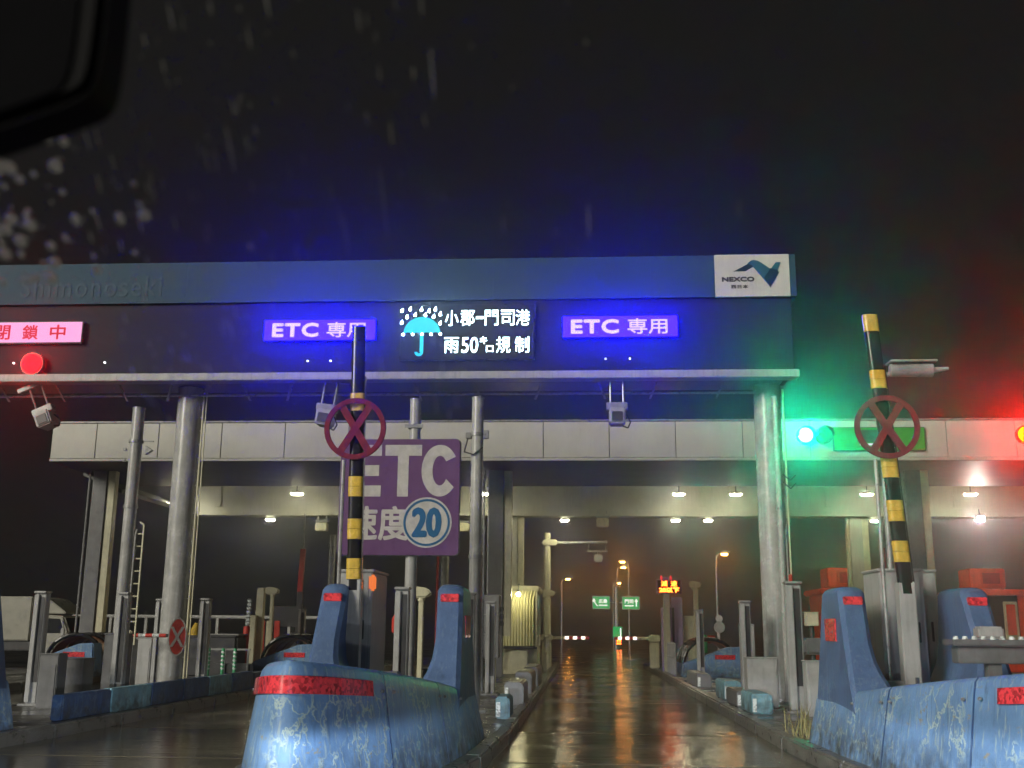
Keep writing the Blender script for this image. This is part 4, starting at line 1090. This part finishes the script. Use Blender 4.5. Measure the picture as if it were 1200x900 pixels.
def red_booth(x, y, label):
    t = thing('toll_booth', label, 'booth', (x, y, 0.145), 0, 'orange red toll booths on the right islands')
    MB().box(-.95, .95, 0, 2.6, 0, 1.0).build('lower_wall', 'booth_red', t, .03)
    MB().box(-.95, -.55, 0, 2.6, 1.003, 2.5).build('side_wall', 'booth_red', t, .03)
    MB().box(.65, .95, 0, 2.6, 1.003, 2.5).build('side_wall', 'booth_red', t, .03)
    MB().box(-.548, .648, .05, .1, 1.003, 2.5).build('window_pane', 'glass', t)
    f = MB().box(.15, .62, .0, .048, 1.05, 2.3).build('window_frame', 'cream', t, .02)
    MB().box(.24, .53, -.012, -.001, 1.2, 2.2).build('notice', 'booth_red', f)
    MB().box(-1.12, 1.12, -.14, 2.75, 2.503, 2.70).build('roof', 'booth_red', t, .05)
    a = MB().box(-.75, .45, .35, 1.5, 2.74, 3.42).build('cooling_unit', 'booth_red', t, .04)
    MB().box(-.42, .32, .31, .348, 2.84, 3.32).build('grille_frame', 'booth_red', a, .02)
    MB().box(-.34, .24, .295, .309, 2.9, 3.26).build('grille', 'red_deep', a, .01)
    for xx in (-.6, .3): MB().box(xx, xx+.12, .5, 1.35, 2.702, 2.74).build('foot', 'dark', a)
    return t
red_booth(9.2, 38, 'orange red toll booth behind the right nose fin, left of the cabinets')
b2 = red_booth(14.0, 38, 'orange red toll booth with a lit window at the right edge')
t = thing('green_notice', 'small green board on the red booth behind right fin', 'sign', (9.5, 37.8, 1.75))
MB().box(-.24, .24, 0, .03, 0, .55).build('board', 'sign_green_lit', t, .01)
MB().box(-.02, .02, .032, .06, -1.6, .5).build('post', 'dark', t)
gbox('cream_bin', 'small cream box on a stand left of the right fin', 4.9, 24, .26, .26, 1.5, 1.79, 'cream', 'box', None, True, False)
t = thing('bin_stand', 'dark clustered stand carrying the small cream box', 'stand', (4.9, 24, 0.0))
MB().cyl((0, 0, 0), (0, 0, 1.5), .05, n=10).build('post', 'dark', t); MB().box(-.2, .2, -.15, .15, .9, 1.25).build('device', 'grey_dark', t, .05)
slim('marker_post', 'slim red upright strip behind the right gantry column', 'post', 3.62, 19.3, 2.2, .06, 'red')
slim('marker_post', 'short red strip at the foot of right gantry column', 'post', 3.72, 16.2, 1.1, .05, 'red')

# ------------------------------------------------------------------ lane exit
t = thing('lilac_pillar', 'lilac painted pillar with white vertical marks right of the lane', 'pillar', (2.78, 35, 0.145))
MB().rrect(.02, .36, 0, 2.28, .05, -.1, .25).build('body', 'lilac', t, .01)
MB().box(-.3, .02, -.12, .15, 0, 1.95).build('front_box', 'lilac', t, .02)
MB().box(-.22, -.06, -.05, .1, 1.953, 2.9).build('mast', 'lilac', t, .01)
MB().box(.03, .1, -.108, -.101, .6, 1.95).build('slot', 'dark', t)
MB().box(-.25, -.1, -.128, -.121, 1.55, 1.72).build('white_mark', 'sign_white', t)
for i in range(5): MB().box(-.22+(i % 2)*.03, -.12+(i % 3)*.02, -.128, -.121, .75+i*.14, .82+i*.14).build('white_mark', 'sign_white', t)
t = thing('speed_display', 'amber lit display on a cream post right of the lane', 'display', (2.62, 34.6, 0.145))
MB().box(-.1, .1, -.08, .08, 0, 2.36).build('post', 'cream', t, .01)
MB().box(-.3, .48, -.12, .1, 2.36, 2.80).build('case', 'lilac', t, .015)
MB().box(-.26, .44, -.127, -.121, 2.39, 2.77).build('display_face', 'black', t)
for ch, xx in (('減', -.06), ('速', .24)): writing('lettering', ch, 'led_amber', t, xx, 2.675, -.134, .17, .19, weight=.002)
writing('lettering', '20以下', 'led_amber', t, .09, 2.48, -.134, .16, .62, weight=.008)
for x in (-.14, .16): MB().cyl((x, 0, 2.8), (x, 0, 2.93), .05, .03, n=10).build('beacon', 'led_red', t)
def boom(x, y, sgn, L, label):
    t = thing('exit_boom', label, 'barrier arm', (x, y, 0.145), 0, 'striped booms at the lane exit')
    MB().box(-.16, .16, -.16, .16, 0, .85).build('machine', 'cream', t, .03)
    MB().box(-.2, .2, -.2, .2, .855, 1.1).build('head', 'cream', t, .04)
    n = 9; s = L/n
    for i in range(n):
        MB().box(*sorted((sgn*(.2+i*s), sgn*(.2+(i+1)*s-.004))), -.04, .04, .93, 1.03).build('bar_section', ('boom_lit' if i % 2 else 'boom_red') if i > 2 else 'cream', t, .01)
    return t
boom(-1.22, 37.6, 1, 1.25, 'striped boom reaching into the lane from the left gate')
boom(2.42, 37.8, -1, 1.15, 'striped boom reaching into the lane from the right gate')
t = thing('gate_mast', 'cream mast with a long arm and camera over the lane exit', 'mast', (-1.22, 38, 0.145))
MB().cyl((0, 0, 0), (0, 0, 4.55), .13, .12, 18).build('pole', 'cream', t)
MB().cyl((-.2, 0, 4.2), (2.1, 0, 4.23), .06, n=12).build('arm', 'pole', t)
MB().box(-.15, .35, -.16, .16, 4.1, 4.32).build('arm_clamp', 'cream', t, .03)
for x in (1.45, 2.05): MB().cyl((x, -.02, 3.95), (x, -.02, 4.2), .02, n=6).build('hanger', 'galv', t)
MB().box(1.4, 2.1, -.05, .03, 3.9, 3.945).build('hanger_bar', 'galv', t)
MB().box(1.63, 1.93, -.14, .14, 3.55, 3.8).build('camera', 'cctv', t, .03)
MB().cyl((1.78, 0, 3.8), (1.78, 0, 3.9), .03, n=8).build('camera_neck', 'galv', t)
MB().prism([(-.15, 2.3), (.28, 2.4), (.3, 2.52), (.0, 2.62), (-.15, 2.6)], 'y', -.14, .1).build('side_box', 'cream', t, .03)
t = thing('exit_railing', 'cream upright railing along the left kerb at the exit', 'railing', (-1.15, 33.6, 0.145))
for i in range(6): MB().box(-.03, .03, i*.62, i*.62+.05, 0, 1.05).build('post', 'cream', t, .008)
for z in (.5, 1.0): MB().box(-.02, .02, .052, 3.1, z, z+.05).build('rail', 'cream', t, .008)
t = thing('exit_railing', 'grey upright railing by the lilac pillar at the exit', 'railing', (2.62, 31.8, 0.145))
for i in range(5): MB().box(-.03, .03, i*.62, i*.62+.05, 0, .9).build('post', 'grey', t, .008)
for z in (.45, .85): MB().box(-.02, .02, .052, 2.5, z, z+.05).build('rail', 'grey', t, .008)
t = thing('green_machine', 'green machine with red end behind the right arched hood', 'machine', (3.7, 36.4, 0.145))
MB().box(-.3, .35, -.1, .3, .55, 1.12).build('body', 'green', t, .02)
MB().box(.36, .6, -.12, .2, .85, 1.1).build('red_end', 'red', t, .02)
MB().box(-.05, .13, .0, .1, 1.125, 1.55).build('red_board', 'red', t, .01)
MB().box(-.2, .2, 0, .2, 0, .548).build('stand', 'dark', t)

# ------------------------------------------------------------------ beyond the plaza
t = thing('guide_sign', 'pair of small green lit direction signs on one post far ahead', 'road sign', (2.78, 90, 0))
MB().cyl((0, 0, 0), (0, 0, 4.9), .16, .13, 14).build('post', 'pole', t)
MB().cyl((-1.4, .1, 3.65), (1.4, .1, 3.65), .07, n=8).build('arm', 'pole', t)
for x0, x1, z0, z1, s_, flip in ((.87, 2.2, 3.17, 4.1, '広島', 0), (3.27, 4.6, 3.15, 4.08, '門司', 1)):
    b_ = MB().box(x0-2.78-.06, x1-2.78+.06, -.05, 0, z0-.06, z1+.06).build('board', 'sign_white', t, .01)
    MB().box(x0-2.78, x1-2.78, -.06, -.051, z0, z1).build('sign_face', 'sign_green_lit', b_)
    xm = (x0+x1)/2-2.78; zm = (z0+z1)/2; k_ = -1 if flip else 1
    writing('lettering', s_, 'white_lit', b_, xm+.14*k_, zm+.12, -.07, .34, .7, weight=.012)
    MB().box(xm+.14*k_-.36, xm+.14*k_+.36, -.07, -.061, zm-.27, zm-.17).build('underline', 'white_lit', b_)
    xa = xm-.45*k_; sl = -.14*k_ if not flip else 0
    MB().prism([(xa-sl-.05, zm-.3), (xa-sl+.05, zm-.3), (xa+sl+.05, zm+.1), (xa+sl+.15, zm+.1), (xa+sl, zm+.36), (xa+sl-.15, zm+.1), (xa+sl-.05, zm+.1)], 'y', -.07, -.061).build('arrow', 'white_lit', b_, smooth=0)
t = thing('small_green_sign', 'narrow green lit board low on the far post', 'road sign', (2.78, 88.5, 0))
MB().box(-.36, .36, 0, .04, .85, 1.72).build('board', 'sign_green_lit', t, .01)
MB().box(.2, .3, -.008, -.001, .95, 1.6).build('white_mark', 'white_lit', t)
MB().box(-.04, .04, .045, .1, 0, 1.7).build('post', 'dark', t)
t = thing('chevron_marker', 'tiny yellow lit marker below the narrow green board', 'road sign', (2.85, 87.5, 0))
MB().box(-.24, .24, 0, .03, .28, .8).build('board', 'dark', t, .01)
for x in (-.1, .1):
    for z in (.42, .62): MB().disc((x, z), .075, -.01, -.001, 10).build('yellow_lamp', 'led_amber', t)
MB().box(-.03, .03, .032, .07, 0, .7).build('post', 'dark', t)
def street_lamp(x, y, h, side, label):
    t = thing('street_lamp', label, 'street lamp', (x, y, 0), 0, 'sodium street lamps beyond the plaza')
    MB().cyl((0, 0, 0), (0, 0, h-.4), .1, .06, 10).build('pole', 'galv', t)
    MB().tube([(0, 0, h-.4), (side*.1, 0, h-.15), (side*.5, -.1, h)], .045, 8).build('arm', 'galv', t)
    hd = MB().prism([(side*.35, h-.06), (side*1.05, h+.0), (side*1.1, h+.08), (side*.7, h+.2), (side*.35, h+.1)], 'y', -.28, .1).build('head', 'cctv', t, .03)
    MB().box(*sorted((side*.45, side*.85)), -.2, .03, h-.14, h-.075).build('lens', 'sodium', hd)
    return t
for a in ((-2.1, 112, 6.6, 1, 'orange street lamp left of the green direction signs'), (3.5, 110, 7.7, 1, 'orange street lamp above the left green direction sign'),
          (4.9, 116, 8.6, -1, 'highest orange street lamp above the green direction signs'), (3.6, 128, 6.9, 1, 'lower orange street lamp just above the far signpost'),
          (10.2, 84, 7.25, 1, 'orange street lamp on a tall pole right of the lane'), (28.2, 112, 8.2, -1, 'orange street lamp behind the red booth and grey cabinets'), (26.6, 120, 6.0, 1, 'low orange street lamp beside the red booth roof')):
    street_lamp(*a)
t = thing('traffic_mirror', 'round roadside mirror on a short pole under the tall lamp', 'mirror', (9.8, 80, 0))
MB().cyl((0, 0, 0), (0, 0, 1.9), .05, n=8).build('pole', 'galv', t)
MB().disc((0, 1.7), .4, -.06, 0, 24).build('mirror_face', 'galv', t); MB().disc((0, 2.3), .25, -.06, 0, 20).build('upper_mirror', 'grey', t)

# truck parked beyond the closed lanes
t = thing('parked_truck', 'white box truck with roof fairing parked at far left', 'truck', (-20.6, 39.5, 0))
MB().box(-3.9, .75, -1.0, 1.0, .85, 2.40).build('cargo_box', 'truck', t, .03)
MB().box(-3.9, 2.1, -.9, .9, .5, .82).build('chassis', 'dark', t, .03)
cab = MB().prism([(.85, .55), (2.2, .55), (2.22, 1.1), (1.95, 1.72), (.85, 1.78)], 'y', -.95, .95).build('cab', 'truck', t, .06, 3)
MB().prism([(1.2, 1.12), (2.02, 1.12), (1.82, 1.62), (1.2, 1.64)], 'y', -.962, -.952).build('side_window', 'glass', cab)
MB().prism([(2.235, 1.12), (2.245, 1.12), (1.985, 1.66), (1.975, 1.66)], 'y', -.85, .85).build('windscreen', 'glass', cab)
MB().prism([(.85, 1.80), (1.95, 1.80), (1.9, 1.88), (1.25, 2.33), (.85, 2.40)], 'y', -.8, .8).build('roof_fairing', 'truck', t, .03)
MB().tube([(1.9, -.96, 1.55), (2.05, -1.12, 1.35), (2.05, -1.12, 1.1)], .025, 6).build('mirror_arm', 'cctv', cab)
MB().box(1.98, 2.12, -1.16, -1.08, 1.0, 1.3).build('wing_mirror', 'cctv', cab, .02)
MB().box(.9, .915, -.957, -.9505, .6, 1.7).build('door_gap', 'dark', cab)
MB().box(1.15, 1.3, -.975, -.951, .98, 1.03).build('door_handle', 'dark', cab, .006)
MB().box(2.215, 2.24, -.22, .22, .58, .7).build('number_plate', 'sign_white', cab, .004)
MB().box(1.9, 2.2, -.965, -.9505, .62, .7).build('side_marker', 'orange', cab, .006)
for xx in (-3.3, -1.9, -.6): MB().box(xx, xx+.05, -1.012, -1.001, .9, 2.35).build('box_rib', 'truck', t)
MB().box(2.21, 2.26, -.8, -.5, .72, .9).build('headlight', 'sign_white', cab, .02)
MB().box(2.21, 2.26, .5, .8, .72, .9).build('headlight', 'sign_white', cab, .02)
for x in (-2.9, 1.45):
    for y in (-.92, .72):
        w_ = MB().cyl((x, y, .42), (x, y+.2, .42), .42, n=24).build('wheel', 'black', t, .02)
        MB().cyl((x, y-.012, .42), (x, y-.001, .42), .22, n=18).build('rim', 'galv', w_)

# dry grass by the right nose foot
random.seed(11)
gm = MB()
for i in range(70):
    x, y = 2.62+random.uniform(-.14, .16), 13.6+random.uniform(-.35, .5); a = random.uniform(0, 6.28); L = random.uniform(.12, .42); b_ = random.uniform(.05, .3)
    dx, dy2 = math.cos(a), math.sin(a); w_ = .006
    p = [(x, y, .15), (x+dx*b_*.4, y+dy2*b_*.4, .15+L*.6), (x+dx*b_, y+dy2*b_, .15+L)]
    gm.add([(p[0][0]-w_*dy2, p[0][1]+w_*dx, p[0][2]), (p[0][0]+w_*dy2, p[0][1]-w_*dx, p[0][2]), (p[1][0]+w_*dy2, p[1][1]-w_*dx, p[1][2]), (p[1][0]-w_*dy2, p[1][1]+w_*dx, p[1][2]), p[2]], [(0,1,2,3), (3,2,4)])
tag(gm.build('weeds', 'straw', smooth=0), 'dry grass tuft growing at the kerb below the right nose', 'grass', kind='stuff')

# pole with a surveillance camera behind the leaning arm
t = thing('camera_pole', 'thin pole with a grey bullet camera beside the leaning arm', 'camera', (3.6, 13.0, 0.1))
MB().cyl((0, 0, 0), (0, 0, 4.35), .035, n=10).build('pole', 'galv', t)
MB().cyl((.12, -.1, 4.36), (.62, -.14, 4.34), .085, .085, 16).build('camera_body', 'cctv', t, .012)
MB().box(.1, .66, -.24, -.0, 4.43, 4.455).build('sun_shield', 'cctv', t, .008)
MB().cyl((.62, -.14, 4.34), (.8, -.15, 4.36), .04, .02, 10).build('connector', 'cctv', t)
MB().cyl((0, 0, 4.33), (.2, -.08, 4.3), .03, n=8).build('bracket', 'galv', t)

# ------------------------------------------------------------------ inside the car: the rear-view mirror, close to the eye
t = thing('rear_view_mirror', 'black rear view mirror close up in the top left corner', 'mirror', (-.315, .42, 1.588))
def rounded(p, k=3):
    for _ in range(k):
        q = []
        for (ax, ay), (bx, by) in zip(p, p[1:]+p[:1]): q += [(ax*.75+bx*.25, ay*.75+by*.25), (ax*.25+bx*.75, ay*.25+by*.75)]
        p = q
    return p
out = [(-.15, -.105), (-.02, -.052), (.065, -.021), (.0905, -.012), (.1, -.006), (.1022, .012), (.1022, .07), (.10, .088), (.08, .09), (-.15, .02)]
h_ = MB(); h_.prism(rounded(out, 2), 'y', 0, .03); h_.build('housing', 'matt_black', t, .004, 3)
MB().prism([(u*.93-.004, v*.9) for u, v in rounded(out, 2)], 'y', -.0015, -.0004).build('mirror_glass', 'mirror_dark', t, smooth=0)
MB().cyl((0, .03, .01), (0, .07, .07), .011, .014, 12).build('stem', 'black', t)
MB().box(-.03, .03, .055, .09, .07, .082).build('foot', 'black', t, .004)

# raindrops and short runs clinging to the windscreen, which slopes back from the scuttle to above the eye
random.seed(21)
dm = bpy.data.materials.new('water_drop'); nt, p = nodes(dm)
p.inputs['Base Color'].default_value = (.9, .9, .86, 1); p.inputs['Transmission Weight'].default_value = 0.7
p.inputs['Roughness'].default_value = 0.25; p.inputs['IOR'].default_value = 1.2
rd = MB(); slope = -0.94
def screen_pt(px, y): return Vector((px, y, 0.95+(1.27-y)*0.94))
gu = Vector((1, 0, 0)); gv = Vector((0, 1, slope)).normalized(); gn = gv.cross(gu).normalized()
if gn.y < 0: gn = -gn
def drop(x, y, r, l):
    c0 = screen_pt(x, y); n = 8; vv = []
    for q, h in ((1, 0), (.75, .45), (.3, .65)):
        for k in range(n):
            t_ = 2*math.pi*k/n; vv.append(c0+gu*math.cos(t_)*r*q+gv*math.sin(t_)*l*q+gn*r*h)
    rd.add(vv, [(j*n+k, j*n+(k+1) % n, (j+1)*n+(k+1) % n, (j+1)*n+k) for j in range(2) for k in range(n)]+[tuple(range(n-1, -1, -1)), tuple(range(2*n, 3*n))])
for i in range(230):                                 # big drops gathered below the mirror foot
    x = -.40+abs(random.gauss(0, .06)); y = random.uniform(.535, .615)+random.gauss(0, .012)
    r = random.choice((.0006, .0009, .0014, .002, .003, .0042)); drop(x, y, r, r*random.choice((1, 1.1, 1.5)))
for i in range(420):                                 # finer spray thinning out towards the middle
    x = -.30+abs(random.gauss(0, .13)); y = random.uniform(.46, .70); r = random.choice((.00022, .0003, .0004, .0005))
    drop(x, y, r, r*random.choice((1, 3, 8, 16)))
for x, y0, L in ((-.115, .585, .05), (-.165, .50, .02), (.005, .595, .025), (-.14, .60, .03), (-.2, .56, .03), (-.08, .53, .03)):   # short runs
    drop(x, y0, .0006, L/2)
dro = rd.build('raindrops', dm, smooth=80); tag(dro, 'raindrops on the windscreen close to the eye', kind='stuff')

# ------------------------------------------------------------------ haze added for halos round the lights, standing in for wet windscreen bloom
hz = MB().box(-300, 300, -40, 480, -1.0, 13.5).mesh('haze', 'black', smooth=0)
hm = bpy.data.materials.new('halo_haze'); hm.use_nodes = True
nt = hm.node_tree; nt.nodes.clear()
o_ = nt.nodes.new('ShaderNodeOutputMaterial'); v_ = nt.nodes.new('ShaderNodeVolumePrincipled')
v_.inputs['Color'].default_value = (.95, .96, 1, 1); v_.inputs['Density'].default_value = 0.0055; v_.inputs['Anisotropy'].default_value = 0.93
nt.links.new(v_.outputs[0], o_.inputs['Volume'])
hz.materials.clear(); hz.materials.append(hm)
ho = bpy.data.objects.new('haze', hz); C.objects.link(ho); tag(ho, kind='stuff')
